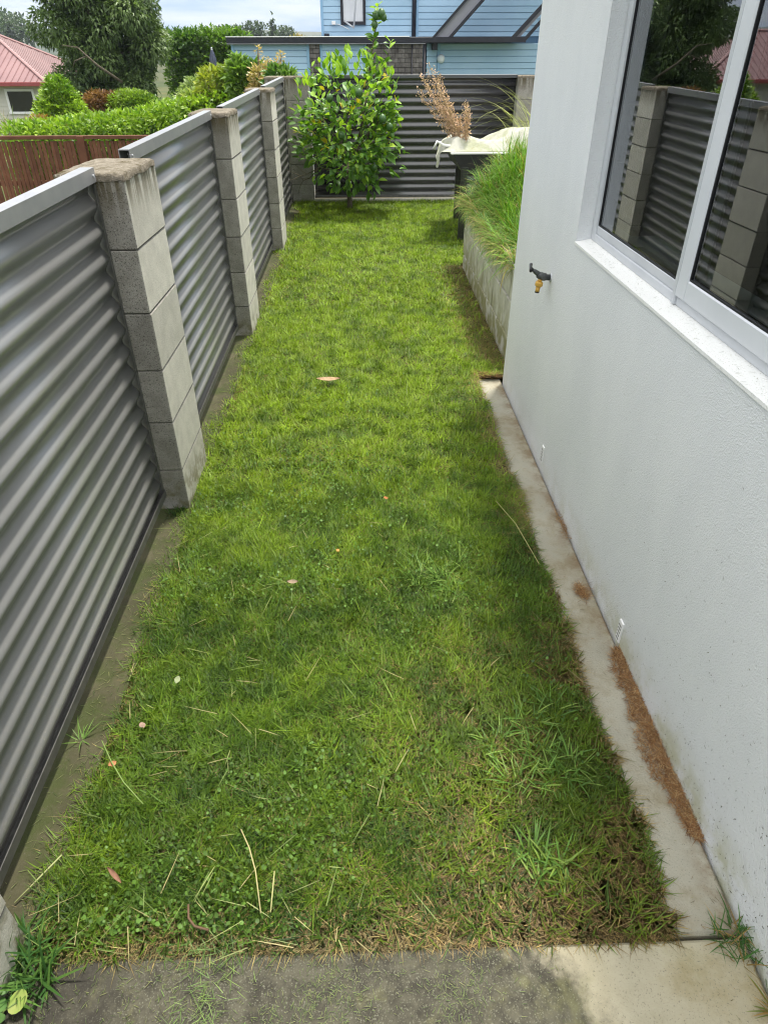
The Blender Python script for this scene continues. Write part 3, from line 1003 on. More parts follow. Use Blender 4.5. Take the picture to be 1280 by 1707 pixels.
m.box(RX + 0.13, 2.6, RY1 - 0.125, RY1 - 0.015, -0.05, 0.55); m.build('mortar', M_MORTAR, bed)


def bed_z(x, y):
    return 0.535 + 0.29 * sstep(4.2, 5.55, y) * sstep(.84, 1.15, x)


m = MB()
xs_ = np.linspace(RX + .132, 3.2, 14); yy_ = np.linspace(RY0 + .02, RY1 - .128, 14)
for i in range(13):
    for j in range(13):
        m.poly([(a, b, float(bed_z(a, b))) for a, b in ((xs_[i], yy_[j]), (xs_[i + 1], yy_[j]), (xs_[i + 1], yy_[j + 1]), (xs_[i], yy_[j + 1]))])
m.poly([(RX + .132, RY0 + .02, -.05), (3.2, RY0 + .02, -.05), (3.2, RY0 + .02, .535), (RX + .132, RY0 + .02, .535)])
tag(m.build('bed_soil', M_SOIL), kind='structure')

# long grass on the bed
N = 30000
P = np.stack([rng.uniform(RX - 0.0, 2.5, N), rng.uniform(RY0 + 0.03, RY1 + 0.02, N), np.full(N, 0.535)], 1)
P[:, 0] = RX + 0.005 + (P[:, 0] - RX) ** 1.4
keep = (rng.random(N) < np.where(P[:, 1] < 4.0, 0.40, 1.0))
P = P[keep]; N = len(P)
P[:, 2] = bed_z(P[:, 0], P[:, 1])
cl = fbm(P[:, 0], P[:, 1], 3.2, 9)
az = np.where(P[:, 0] < RX + 0.14, rng.normal(np.pi, 0.9, N), rng.uniform(0, 2 * np.pi, N)) + 2.5 * (vnoise(P[:, 0], P[:, 1], 9, 31) - 0.5)
L = (0.15 + 0.24 * cl + 0.08 * rng.random(N)) * 0.78
edge = P[:, 0] < RX + 0.10
th0 = np.where(edge, rng.uniform(0.25, 0.95, N), np.abs(rng.normal(0.22, 0.32, N)))
dth = np.where(edge, rng.uniform(0.9, 2.0, N), rng.uniform(0.3, 2.2, N))
L = np.where(edge, L * .72, L) * rng.uniform(.55, 1.15, N)
th0 = np.where(rng.random(N) < .25, th0 + rng.uniform(.2, .8, N), th0)
V, q, tr_, nv = blades(P, az, th0, dth, L, rng.uniform(0.0040, 0.0090, N), 4)
lush = np.array([0.070, 0.175, 0.020]); lime = np.array([0.190, 0.330, 0.035]); straw = np.array([0.40, 0.33, 0.11])
mixv = rng.random(N)[:, None]
c = lush * (1 - mixv) + lime * mixv
dry = (rng.random(N) < np.where(edge, 0.42, 0.13) * (0.5 + cl))[:, None]
c = c * np.exp(0.9 * (cl[:, None] - .5)) * rng.uniform(.7, 1.25, (N, 1))
c = np.where(dry, straw * rng.uniform(0.45, 1.0, (N, 1)), c)
me = np_mesh('bed_grass', V, q, tr_, M_GRASS, np.repeat(c, nv, 0))
tag(link('bed_grass', me), kind='stuff')

# ------------------------------------------------------------------ planter, cloth, dry plant
pl = empty('raised_planter', (0.95, 6.4, 0.09), 'black steel raised planter on legs beyond the grass bed', 'planter')
px0, px1, py0, py1, pz = 0.765, 1.75, 6.40, 7.35, 0.812
for (x, y) in ((0.885, 6.43), (0.95, 7.33), (1.62, 6.43), (1.62, 7.33)):
    m = MB(); m.cbox(x - 0.027, x + 0.027, y - 0.027, y + 0.027, float(gy(y)) - 0.02, 0.70, 0.003); m.build('leg', M_BLACK, pl)
m = MB()
bt = [(0.865, 6.41), (1.65, 6.41), (1.65, 7.34), (0.865, 7.34)]; tp = [(px0 + .01, py0 + .005), (px1, py0 + .005), (px1, py1), (px0 + .01, py1)]
for k in range(4):
    a, b = k, (k + 1) % 4
    m.poly([(*bt[a], 0.66), (*bt[b], 0.66), (*tp[b], pz - 0.014), (*tp[a], pz - 0.014)])
m.poly([(*p, 0.66) for p in bt[::-1]])
m.build('trough', M_BLACK, pl)
m = MB()
for b in ((px0 - .01, px1 + .01, py0 - .012, py0 + .02), (px0 - .01, px1 + .01, py1 - .02, py1 + .012), (px0 - .01, px0 + .02, py0 + .02, py1 - .02), (px1 - .02, px1 + .01, py0 + .02, py1 - .02)):
    m.cbox(*b, pz - 0.013, pz, 0.002)
m.build('rim', M_WHITE, pl)
m = MB(); m.poly([(px0 + .02, py0 + .02, pz - .03), (px1 - .02, py0 + .02, pz - .03), (px1 - .02, py1 - .02, pz - .03), (px0 + .02, py1 - .02, pz - .03)])
m.build('potting_soil', M_SOIL, pl)

# frost cloth: a strip that hangs over the left end and lies bunched along the planter
prof = [(0.655, 0.700), (0.662, 0.745), (0.675, 0.80), (0.705, 0.855), (0.755, 0.892), (0.82, 0.925), (0.87, 0.922), (0.93, 0.900), (1.00, 0.885),
        (1.08, 0.885), (1.15, 0.91), (1.24, 0.945), (1.34, 0.962), (1.46, 0.968), (1.60, 0.95), (1.72, 0.90)]
nx, ny = 60, 22
pu = np.linspace(0, len(prof) - 1, nx)
pxs = np.interp(pu, range(len(prof)), [p[0] for p in prof]); pzs = np.interp(pu, range(len(prof)), [p[1] for p in prof])
V = []
for i in range(nx):
    flap = float(sstep(14, 0, i))
    wdt = 0.05 + 0.30 * (1 - flap)
    tipw = float(sstep(0, 6, i))
    for j in range(ny):
        v = j / (ny - 1)
        y = 6.47 + v * wdt * (0.15 + 0.85 * tipw) * 1.6 + 0.05 * flap * v
        sag = -0.10 * (1 - flap) * max(0, v - 0.55)
        wr = 0.020 * math.sin(9 * v + 0.35 * i) * (1 - 0.4 * flap) + 0.018 * float(vnoise(i * 0.33, v * 5, 1.0, 3) - .5)
        fz = pzs[i] + sag + wr
        if flap < .5:
            k_ = float(sstep(0, .30, v)) ** .7
            fz = (pz + .006) * (1 - k_) + fz * k_
            y = 6.405 + (y - 6.47)
        V.append((pxs[i] + 0.012 * math.sin(7 * v + i * .5) * flap, y, max(fz, pz + 0.004 if pxs[i] > px0 - .02 else 0)))
q = [[i * ny + j, (i + 1) * ny + j, (i + 1) * ny + j + 1, i * ny + j + 1] for i in range(nx - 1) for j in range(ny - 1)]
me = np_mesh('frost_cloth', np.array(V), np.array(q), None, M_CLOTH, smooth=True)
tag(link('frost_cloth', me), 'crumpled off white frost cloth hanging over the black raised planter', 'cloth')
m = MB()
m.tube([(0.612, 6.45, 0.835), (0.640, 6.45, 0.892), (0.70, 6.47, 0.862), (0.80, 6.5, 0.845)], 0.012, 8)
tag(m.build('white_pipe', M_WHITE), 'bent white plastic pipe end sticking out left of the frost cloth', 'pipe')

# dry seeding plant standing in the planter
dp = empty('dried_plant', (0.92, 6.55, pz), 'tan dried plant gone to seed standing in the raised planter', 'plant')
m = MB(); hv, hd = [], []
tops = []
for k in range(20):
    tx = random.uniform(0.46, 0.86); tzz = 1.40 - abs(tx - 0.53) * 1.1 + random.uniform(-.12, .06)
    tops.append((tx, tzz, 0.86 + random.uniform(-.03, .05)))
for k in range(7):
    tops.append((0.885 + random.uniform(-.03, .03), random.uniform(1.02, 1.21), 0.90))
tops += [(0.545, 1.45, .88), (0.60, 1.43, .88), (0.49, 1.37, .86), (.66, 1.38, .88)]
for (tx, tzz, bx) in tops:
    by, tyy = 6.58 + random.uniform(-.05, .05), 6.60 + random.uniform(-.10, .10)
    pts = [Vector((bx + (tx - bx) * s ** 1.15, by + (tyy - by) * s, pz - .03 + (tzz - pz + .03) * s)) for s in (0, .3, .55, .8, 1)]
    m.tube(pts, [.0035, .003, .0025, .002, .001], 4, caps=False)
    for s in np.arange(0.28, 1.0, 0.018):
        p = pts[0].lerp(pts[-1], s)
        for _ in range(2):
            hv.append(p + Vector((random.gauss(0, .010), random.gauss(0, .010), random.gauss(0, .006))))
            hd.append((random.gauss(0, .7), random.gauss(0, .7), random.uniform(0, 1)))
m.build('stem', simple('dry_stem', (0.34, 0.24, 0.12), (0.42, 0.31, 0.17), 20, 0.85, 0.1), dp)
hv, hd = np.array(hv), np.array(hd); n = len(hv)
V, tr_ = leaves_geo(hv, hd, rng.uniform(.012, .026, n), rng.uniform(.006, .012, n), rng.uniform(0, 6, n), .3, .2)
c = np.array([0.60, 0.41, 0.30]) * rng.uniform(.6, 1.35, (n, 1)) * np.array([1, 1, 1]) + rng.random((n, 1)) * np.array([0.04, .05, .02])
o = link('seed_heads', np_mesh('seed_heads', V, None, tr_, M_DRY, np.repeat(c, 5, 0)), dp); o['kind'] = 'stuff'

# arching ornamental grass by the house corner
N = 46
P = np.stack([rng.normal(1.62, .06, N), rng.normal(6.75, .08, N), np.full(N, pz - .03)], 1)
P[30:, 0] = rng.normal(1.50, .05, 16)
V, q, tr_, nv = blades(P, rng.normal(np.pi, .45, N), rng.uniform(.1, .5, N), rng.uniform(1.2, 2.2, N), rng.uniform(.45, 1.0, N), np.full(N, .0062), 9)
c = np.array([0.42, 0.46, 0.16]) * rng.uniform(.7, 1.2, (N, 1))
me = np_mesh('ornamental_grass', V, q, tr_, M_GRASS, np.repeat(c, nv, 0))
tag(link('ornamental_grass', me), 'pale arching grass stalks curving left out of the planter beside the white house', 'grass')

# ------------------------------------------------------------------ lawn
XL, XR = -0.735, 0.618


def lawn_right(y):
    """Right border: along the concrete strip, then along the retaining wall."""
    return np.where(y < 3.44, XR + 0.008 * np.sin(y * 9) + 0.010 * (vnoise(y, y * 0, 7, 3) - .5), 0.79)


def lawn_left(y):
    base = -0.752 + 0.036 * sstep(1.7, 1.0, y) + 0.045 * (vnoise(y, y * 0, 3.1, 6) - 0.5) * 2 + 0.02 * (vnoise(y, y * 0, 11, 7) - 0.5)
    near = sstep(1.25, 0.7, y)
    return base - 0.02 * near


zones = [(0.600, 2.4, 118000, 0.82), (2.4, 4.6, 52000, 1.25), (4.6, 8.28, 27000, 1.7)]
Ps, Ws, Ls = [], [], []
Ts = []
for ya, yb, dens, wk in zones:
    n = int((yb - ya) * 1.55 * dens)
    xm = 0.80
    if yb > 5:
        n = int((yb - ya) * 2.45 * dens); xm = 1.65
    nt = int(n / 26)
    tx_, ty_ = rng.uniform(-0.80, xm, nt), rng.uniform(ya, yb, nt)
    ti = rng.integers(0, nt, n)
    ta, tv, tl = rng.uniform(0, 6.283, nt), rng.normal(0, 1, nt), rng.normal(0, 1, nt)
    loose = rng.random(n) < 0.30
    sg = 0.011 * wk ** .5
    x = np.where(loose, rng.uniform(-0.80, xm, n), tx_[ti] + rng.normal(0, sg, n))
    y = np.where(loose, rng.uniform(ya, yb, n), ty_[ti] + rng.normal(0, sg, n))
    right = lawn_right(y); right = np.where(y > 5.65, 1.64, right)
    ok = (x < right) & (x > lawn_left(y)) & (y < 8.26) & (y > 0.598)
    # wispy ragged borders
    ed = np.minimum(x - lawn_left(y), right - x); ed = np.minimum(ed, (y - 0.60) * 1.1)
    ok &= rng.random(n) < (0.45 + 0.55 * sstep(0, 0.035, ed))
    bare = sstep(0.33, 0.22, fbm(x, y, 6.5, 21)) * 0.35 + 0.18 * sstep(0.45, 0.30, fbm(x, y, 19, 23))
    ok &= rng.random(n) > bare
    Ts.append(np.stack([np.where(loose, rng.uniform(0, 6.283, n), ta[ti]), np.where(loose, 0, tv[ti]), np.where(loose, 0, tl[ti])], 1)[ok])
    Ps.append(np.stack([x[ok], y[ok]], 1)); Ws.append(np.full(ok.sum(), wk))
T3 = np.concatenate(Ts); xy = np.concatenate(Ps); wk = np.concatenate(Ws); N = len(xy)
x, y = xy[:, 0], xy[:, 1]
right = np.where(y > 5.65, 1.64, lawn_right(y))
ed_r, ed_l, ed_f = right - x, x - lawn_left(y), y - 0.60
n1 = fbm(x, y, 2.3, 1); n2 = fbm(x, y, 7.0, 2); n3 = fbm(x, y, 16.0, 3)
# dryness and tone of the turf
dryp = 0.09 + 0.70 * sstep(0.17, 0.0, ed_r) * sstep(.2, .5, n2) + 0.55 * sstep(0.10, 0.0, ed_l) + 0.60 * sstep(0.13, 0.0, ed_f)
dryp += 0.55 * sstep(2.0, 1.0, y) * sstep(-0.30, 0.35, x) * sstep(0.30, 0.55, n2)
dryp += 0.25 * sstep(0.55, 0.72, n1) * sstep(0.4, 0.7, n3)
dryp += 0.55 * sstep(0.34, 0.06, ed_r) * ((y > 3.6) & (y < 5.6))
lime_f = np.clip(0.06 + 0.72 * sstep(1.3, 2.8, y) + 1.0 * (n2 - 0.5) + 0.8 * (n3 - .5), 0, 1)
dark_f = np.clip(0.60 * sstep(0.58, 0.30, n3) + 0.45 * sstep(2.2, 1.0, y) * sstep(0.4, 0.65, n1), 0, 0.9)  # second term puts the house's shade on the near lawn into blade colour
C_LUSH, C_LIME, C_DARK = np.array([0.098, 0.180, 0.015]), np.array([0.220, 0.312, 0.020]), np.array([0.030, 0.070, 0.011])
C_STRAW, C_BROWN = np.array([0.36, 0.285, 0.105]), np.array([0.155, 0.105, 0.042])
u = np.clip(lime_f + rng.normal(0, .22, N), 0, 1)[:, None]
c = C_LUSH * (1 - u) + C_LIME * u
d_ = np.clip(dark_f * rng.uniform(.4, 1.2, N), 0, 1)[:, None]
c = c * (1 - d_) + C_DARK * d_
isd = rng.random(N) < np.clip(dryp, 0, .85)
sb = rng.random((N, 1))
c = np.where(isd[:, None], C_STRAW * sb + C_BROWN * (1 - sb), c)
oliv = (sstep(2.0, 1.0, y) * sstep(-.2, .4, x) * 0.35)[:, None]
c = c * (1 - oliv) + c * oliv * np.array([1.15, 0.85, 0.8])
c *= (rng.uniform(0.72, 1.28, N) * np.exp(0.20 * T3[:, 1]))[:, None]
P = np.stack([x, y, gy(y) - 0.012 + 0.010 * (n1 - .5)], 1)
under = rng.random(N) < 0.16                       # dead and matted blades lying low in the sward
c = np.where(under[:, None], np.array([0.20, 0.165, 0.055]) * rng.uniform(.5, 1.3, (N, 1)) * (1 - .45 * lime_f[:, None]) + np.array([0.05, .10, .012]) * lime_f[:, None], c)
az = T3[:, 0] + rng.normal(0, 1.1, N)
th0 = np.clip(np.abs(rng.normal(0.55, 0.38, N)) + 0.5 * isd, 0, 1.45)
th0 = np.where(under, rng.uniform(1.25, 1.55, N), th0)
L = rng.uniform(0.024, 0.050, N) * (0.8 + 0.5 * n2) * np.where(isd, 0.85, 1.0) * (1 + 0.10 * (wk - 1)) * np.exp(0.18 * T3[:, 2])
longer = rng.random(N) < 0.012
L = np.where(longer, L * 1.7, L)
th0 = np.where(longer, np.maximum(th0, .8), th0)
W = rng.uniform(0.0022, 0.0048, N) * wk * np.where(isd | under, 0.62, 1.0)
V, q, tr_, nv = blades(P, az, th0, rng.uniform(0.1, 1.1, N), L, W, 2)
V[:, 2] = np.maximum(V[:, 2], gy(V[:, 1]) + 0.003)
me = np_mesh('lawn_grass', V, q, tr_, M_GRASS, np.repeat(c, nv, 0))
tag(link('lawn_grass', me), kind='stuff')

# clover and small round-leaved weeds, thickest to the left in the foreground
N = 26000
x = rng.uniform(-0.70, 0.60, N); y = 0.64 + 3.6 * rng.random(N) ** 1.3
pr = sstep(0.42, 0.62, fbm(x, y, 4.0, 17)) * (0.25 + 0.75 * sstep(0.35, -0.2, x)) * sstep(4.2, 2.0, y)
ok = (rng.random(N) < pr * .62) & (x > lawn_left(y) + .03) & (x < lawn_right(y) - .03)
x, y = x[ok], y[ok]; N = len(x)
hz = rng.uniform(0.008, 0.034, N)
a = np.stack([x, y, gy(y) + hz], 1)
rl = rng.uniform(0.0024, 0.0052, N)
tiltv = rng.normal(0, .6, (N, 2)); rot = rng.uniform(0, 6.28, N)
V = [a]
for k in range(6):
    an = rot + k * np.pi / 3
    dx, dy = rl * np.cos(an), rl * np.sin(an)
    V.append(a + np.stack([dx, dy, dx * tiltv[:, 0] + dy * tiltv[:, 1] + rl * .18], 1))
V = np.stack(V, 1).reshape(-1, 3)
b = (np.arange(N) * 7)[:, None]
tr_ = np.concatenate([b + np.array([[0, 1 + k, 1 + (k + 1) % 6]]) for k in range(6)])
c = np.array([0.100, 0.190, 0.026]) * rng.uniform(.45, 1.3, (N, 1)) + rng.random((N, 1)) * np.array([.02, .03, .02])
tag(link('clover', np_mesh('clover', V, None, tr_, M_GRASS, np.repeat(c, 7, 0))), kind='stuff')


def clump(name, label, cx, cy, n, r, Lr, wr, cols, th=(0.5, 1.25), z=0.0, cat='grass clump', group=None, S=4):
    ra = r * np.sqrt(rng.random(n)); aa = rng.uniform(0, 2 * np.pi, n)
    if r > .03:
        k0 = rng.integers(0, 9, n); ra = ra * .35
        oa, orr = rng.uniform(0, 6.28, 9), r * 1.15 * np.sqrt(rng.random(9))
    P = np.stack([cx + ra * np.cos(aa), cy + ra * np.sin(aa), np.full(n, float(gy(cy)) + z)], 1)
    az = aa + rng.normal(0, .5, n)
    if r > .03:
        P[:, 0] += orr[k0] * np.cos(oa[k0]); P[:, 1] += orr[k0] * np.sin(oa[k0])
        az = aa + rng.normal(0, .9, n)
    V, q, tr_, nv = blades(P, az, rng.uniform(*th, n), rng.uniform(.2, .9, n), rng.uniform(*Lr, n), rng.uniform(*wr, n), S)
    V[:, 2] = np.maximum(V[:, 2], gy(V[:, 1]) + 0.004)
    k = rng.integers(0, len(cols), n)
    c = np.array(cols)[k] * rng.uniform(.75, 1.25, (n, 1))
    return tag(link(name, np_mesh(name, V, q, tr_, M_GRASS, np.repeat(c, nv, 0))), label, cat, group)


GC = [(0.10, 0.20, 0.035), (0.14, 0.26, 0.045), (0.21, 0.31, 0.06)]
GG = 'coarse weed grass clumps in the lawn'
clump('grass_clump', 'coarse spreading grass clump in the middle right of the lawn', 0.262, 1.775, 190, .10, (.035, .085), (.0026, .0045), GC, group=GG)
clump('grass_clump', 'biggest coarse grass clump in the right foreground of the lawn', 0.42, 1.07, 260, .12, (.03, .08), (.0026, .0048), GC, group=GG)
clump('grass_clump', 'yellow green grass clump near the front right corner of the lawn', 0.375, 0.76, 60, .04, (.03, .07), (.004, .006), [(.20, .30, .05), (.12, .24, .04)], group=GG)
clump('weed_clump', 'weed tuft growing in the corner of slab and white wall', 0.728, 0.585, 120, .036, (.025, .075), (.0016, .0034), [(.06, .15, .03), (.05, .12, .03), (.30, .20, .07)], th=(.1, 1.2), cat='weed')
clump('weed_clump', 'dry weed wisp against the white wall at bottom right edge', 0.742, 0.475, 40, .012, (.02, .08), (.002, .0035), [(.32, .20, .07), (.16, .2, .05)], th=(.2, 1.3), cat='weed')
clump('weed_clump', 'leafy weeds crowding the pillar foot at the bottom left corner', -0.685, 0.60, 170, .06, (.03, .11), (.003, .007), [(.05, .13, .03), (.10, .20, .04), (.04, .1, .02)], th=(.1, 1.2), cat='weed')
clump('weed_clump', 'small grass sprig growing at the foot of the nearest steel panel', -0.765, 1.12, 14, .01, (.03, .07), (.0025, .004), [(.14, .24, .05)], th=(.4, 1.3), cat='weed')
clump('weed_clump', 'dark grass tuft at the foot of the nearest full block pillar', -0.765, 2.17, 120, .035, (.02, .05), (.002, .004), [(.03, .07, .015), (.06, .12, .02)], th=(.2, 1.2), cat='weed')

# broad weed leaf at the bottom left
m = MB()
ctr = Vector((-0.668, 0.522, 0.035)); N_ = 14
pts = []
for k in range(N_):
    an = 2 * math.pi * k / N_
    p = Vector((0.021 * math.cos(an) * 0.72, 0.021 * math.sin(an), 0)); p.rotate(Euler((0.5, 0.35, -0.4)))
    pts.append(ctr + p)
for k in range(N_):
    m.poly([ctr + Vector((0, 0, -.002)), pts[k], pts[(k + 1) % N_]], 0, True)
bw = empty('broadleaf_weed', (-0.69, 0.52, 0.0), 'broadleaf weed with one rounded yellow green leaf at bottom left', 'weed')
m.build('leaf', simple('round_leaf', (0.20, 0.30, 0.05), (0.30, 0.33, 0.10), 40, 0.5, 0.4), bw)
m = MB(); m.tube([(-0.70, .50, 0), (-0.69, .51, .028), (-0.668, .522, .034)], .0016, 5); m.build('stem', simple('weed_stem', (.12, .18, .05), None, 9, .6, .3), bw)
m = MB()
for (lx, ly, lz, r) in ((-.705, .525, .02, .018), (-.70, .50, .025, .016), (-.712, .545, .03, .017), (-.695, .478, .018, .014)):
    c0 = Vector((lx, ly, lz)); e = Euler((random.uniform(-.6, .6), random.uniform(-.6, .6), random.uniform(0, 6)))
    ps = []
    for k in range(10):
        p = Vector((r * .6 * math.cos(k * .628), r * math.sin(k * .628), 0)); p.rotate(e); ps.append(c0 + p)
    m.poly(ps)
m.build('lower_leaves', simple('weed_leaf', (0.06, 0.14, 0.03), (0.09, 0.18, 0.04), 30, 0.5, 0.4), bw)

# cut stalks and straw lying over the foreground lawn
N = 230
x = rng.uniform(-0.76, 0.60, N); y = 0.60 + 1.5 * rng.random(N) ** 1.6
kp = rng.random(N) < (0.25 + 0.75 * sstep(0.2, -0.5, x)); x, y = x[kp], y[kp]; N = len(x)
P = np.stack([x, y, gy(y) + rng.uniform(.022, .040, N)], 1)
V, q, tr_, nv = blades(P, rng.uniform(0, 6.28, N), rng.uniform(1.35, 1.62, N), rng.uniform(-.15, .3, N), rng.uniform(.03, .11, N), rng.uniform(.0014, .0026, N), 3)
c = np.array([[.26, .30, .10], [.38, .33, .15], [.17, .24, .06]])[rng.integers(0, 3, N)] * rng.uniform(.7, 1.2, (N, 1))
V[:, 2] = np.maximum(V[:, 2], gy(V[:, 1]) + 0.006)
tag(link('cut_stalks', np_mesh('cut_stalks', V, q, tr_, M_GRASS, np.repeat(c, nv, 0))), kind='stuff')


def stalk(label, pts, r, colr, name='grass_stalk', cat='stalk', group='long cut grass stalks on the lawn'):
    m = MB(); m.tube(pts, r, 5)
    key = 'stalk_%02d%02d' % (int(colr[0] * 100), int(colr[1] * 100))
    mt = bpy.data.materials.get(key) or simple(key, colr, None, 9, .7, .2)
    return tag(m.build(name, mt), label, cat, group)


stalk('long green cut grass stalk lying across the left foreground lawn', [(-.690, 1.085, .045), (-.645, 1.02, .047), (-.60, .965, .045), (-.54, .91, .04)], .0014, (.19, .27, .08))
stalk('pale seed stalk with bent top lying in the front middle of the lawn', [(-.30, .835, .05), (-.275, .79, .055), (-.255, .74, .05), (-.235, .66, .042)], .0015, (.38, .34, .16))
stalk('straight pale stalk standing beside the bent seed stalk', [(-.215, .74, .05), (-.215, .66, .044)], .0016, (.36, .36, .15))
stalk('thin straw stalk lying on the mowing strip by the nearest panel', [(-.76, .71, .012), (-.69, .80, .03)], .0018, (.34, .36, .16))
stalk('long dry stem lying on grass beside the concrete strip', [(.50, 2.16, .04), (.545, 2.0, .045), (.585, 1.78, .03)], .0012, (.42, .38, .16))
tw = stalk('curled brown twig lying in the front left of the lawn', [(-.385, .680, .045), (-.380, .655, .042), (-.365, .640, .040), (-.335, .632, .04)], .0026, (.12, .075, .045), 'twig', 'twig', None)


def fallen_leaf(label, loc, Ln, wd, rot, colr, curl=.25):
    m = MB(); nL, nW = 8, 4
    V = []
    for i in range(nL + 1):
        s = i / nL
        wv = wd * math.sin(math.pi * min(.98, s * .96 + .03)) ** .8
        for j in range(nW + 1):
            v = j / nW * 2 - 1
            V.append(((s - .5) * Ln, v * wv / 2, curl * Ln * .3 * (v * v * .5 + (s - .5) ** 2 * 1.2) + random.uniform(-.0008, .0008)))
    F = [(i * (nW + 1) + j, (i + 1) * (nW + 1) + j, (i + 1) * (nW + 1) + j + 1, i * (nW + 1) + j + 1) for i in range(nL) for j in range(nW)]
    m.mesh(V, F, 0, True)
    key = 'dead_leaf_%02d' % int(colr[0] * 100 + colr[2] * 7)
    mt = bpy.data.materials.get(key) or simple(key, colr, tuple(k * .65 for k in colr), 60, .75, .2, .3, 150)
    o = link('fallen_leaf', m.data('fallen_leaf', mt))
    o.location = loc; o.rotation_euler = rot
    return tag(o, label, 'leaf', 'fallen leaves on the lawn')


fallen_leaf('large pale tan dead leaf lying alone in the middle of the lawn', (-.203, 3.32, .068), .125, .040, (.12, .05, .12), (.42, .28, .16))
fallen_leaf('small curled brown leaf left of centre in the lawn', (-.258, 1.695, .042), .038, .016, (.2, .1, .1), (.32, .24, .16), .6)
fallen_leaf('orange brown leaf crumb near the left edge of the front lawn', (-.645, 1.02, .040), .022, .016, (.2, .3, .9), (.42, .20, .09), .5)
fallen_leaf('tiny orange petal like leaf in the middle of the lawn', (-.113, 1.863, .042), .016, .013, (.3, .1, 1.2), (.60, .30, .08), .4)
fallen_leaf('tiny rust coloured leaf right of centre in the lawn', (.067, 2.193, .044), .02, .016, (.2, .3, .4), (.45, .18, .06), .4)
fallen_leaf('pale green fallen leaf on clover in the left of the lawn', (-.544, 1.281, .045), .034, .016, (.3, .2, 1.6), (.24, .28, .15), .3)
fallen_leaf('slim reddish brown leaf among stalks in the front left lawn', (-.555, .745, .042), .05, .010, (.1, .1, -.7), (.26, .14, .09), .4)
fallen_leaf('pale leaf on clover near the left panel foot', (-.60, 1.13, .045), .026, .016, (.2, .2, 2.2), (.34, .24, .18), .3)

# clippings blown over the slab, the strips, the sill and the wall
def litter(name, x, y, z, cols, Lr, wr, mat=M_GRASS, tilt=(1.45, 1.6)):
    n = len(x)
    P = np.stack([x, y, z], 1)
    V, q, tr_, nv = blades(P, rng.uniform(0, 6.28, n), rng.uniform(*tilt, n), rng.uniform(-.2, .2, n), rng.uniform(*Lr, n), rng.uniform(*wr, n), 2)
    zmin = np.repeat(z, nv)
    V[:, 2] = np.maximum(V[:, 2], zmin - 0.0005)
    c = np.array(cols)[rng.integers(0, len(cols), n)] * rng.uniform(.7, 1.25, (n, 1))
    return tag(link(name, np_mesh(name, V, q, tr_, mat, np.repeat(c, nv, 0))), kind='stuff')


N = 8500
x = rng.uniform(-.72, .45, N); y = rng.uniform(.40, .603, N)
kp = rng.random(N) < (sstep(.42, .10, x) * (.12 + .88 * sstep(.38, .66, fbm(x, y, 9, 41))) + 0.5 * np.exp(-((x + .33) / .05) ** 2))
litter('slab_clippings', x[kp], y[kp], np.full(kp.sum(), .004), [(.11, .15, .04), (.17, .18, .07), (.06, .09, .025), (.13, .17, .05)], (.003, .016), (.0006, .0016))
N = 130
x = rng.normal(-.335, .035, N); y = rng.uniform(.47, .62, N)
litter('slab_grass_trail', x, y, rng.uniform(.004, .015, N), [(.12, .20, .05), (.18, .26, .07)], (.012, .045), (.001, .0021), tilt=(1.2, 1.6))
N = 1500
x = rng.uniform(.612, .742, N); y = rng.uniform(.42, 3.4, N)
kp = rng.random(N) < (.25 + .75 * sstep(.70, .745, x)) * .5
litter('strip_clippings', x[kp], y[kp], np.full(kp.sum(), .003), [(.18, .12, .06), (.10, .07, .04), (.22, .20, .09), (.22, .11, .05)], (.004, .022), (.0007, .0018))
N = 2200
x = -.80 + .10 * rng.random(N) ** .7; y = rng.uniform(.63, 7.5, N)
litter('mowing_strip_clippings', x, y, gy(y) + .007, [(.12, .15, .05), (.20, .20, .09), (.07, .10, .03)], (.005, .025), (.001, .002))
N = 130
y = rng.uniform(WY0 + .05, WY1 - .03, N); x = XW + rng.uniform(.002, .045, N)
litter('sill_clippings', x, y, WZ0 + 0.0045 + (x - XW) * .2, [(.13, .13, .07), (.25, .24, .15), (.08, .08, .05)], (.004, .018), (.0006, .0014))
# brown grass thatch gathered against the wall
nd = []
N = 3600
y = rng.uniform(.80, 1.40, N); v = rng.random(N)
wv = np.interp(y, [.80, .84, 1.03, 1.16, 1.37, 1.40], [.012, .036, .050, .048, .040, .01]) * (0.45 + 0.55 * vnoise(y, y * 0, 18, 2) + 0.6 * vnoise(y, y * 0, 50, 4))
x = .746 - wv * v ** 1.3
N2 = 420
y2 = np.concatenate([rng.normal(1.66, .02, N2), rng.normal(2.05, .06, N2 // 2), rng.normal(3.455, .022, N2 * 2)])
x2 = np.concatenate([rng.normal(.705, .010, N2), rng.normal(.738, .005, N2 // 2), rng.uniform(.59, .747, N2 * 2)])
x = np.concatenate([x, x2]); y = np.concatenate([y, y2]); x = np.minimum(x, .747)
hh = np.concatenate([.007 * (1 - v) + .002, np.full(len(x2), .004)]) * rng.random(len(x)) + .003
hh = hh + np.where(y > 3.40, .012 + .022 * rng.random(len(y)), 0)
litter('brown_thatch', x, y, hh, [(.27, .135, .06), (.34, .19, .08), (.17, .085, .04), (.42, .29, .15)], (.008, .030), (.0008, .0018), M_DRY, (1.2, 1.6))
m = MB()
yy = np.linspace(.81, 1.39, 60)
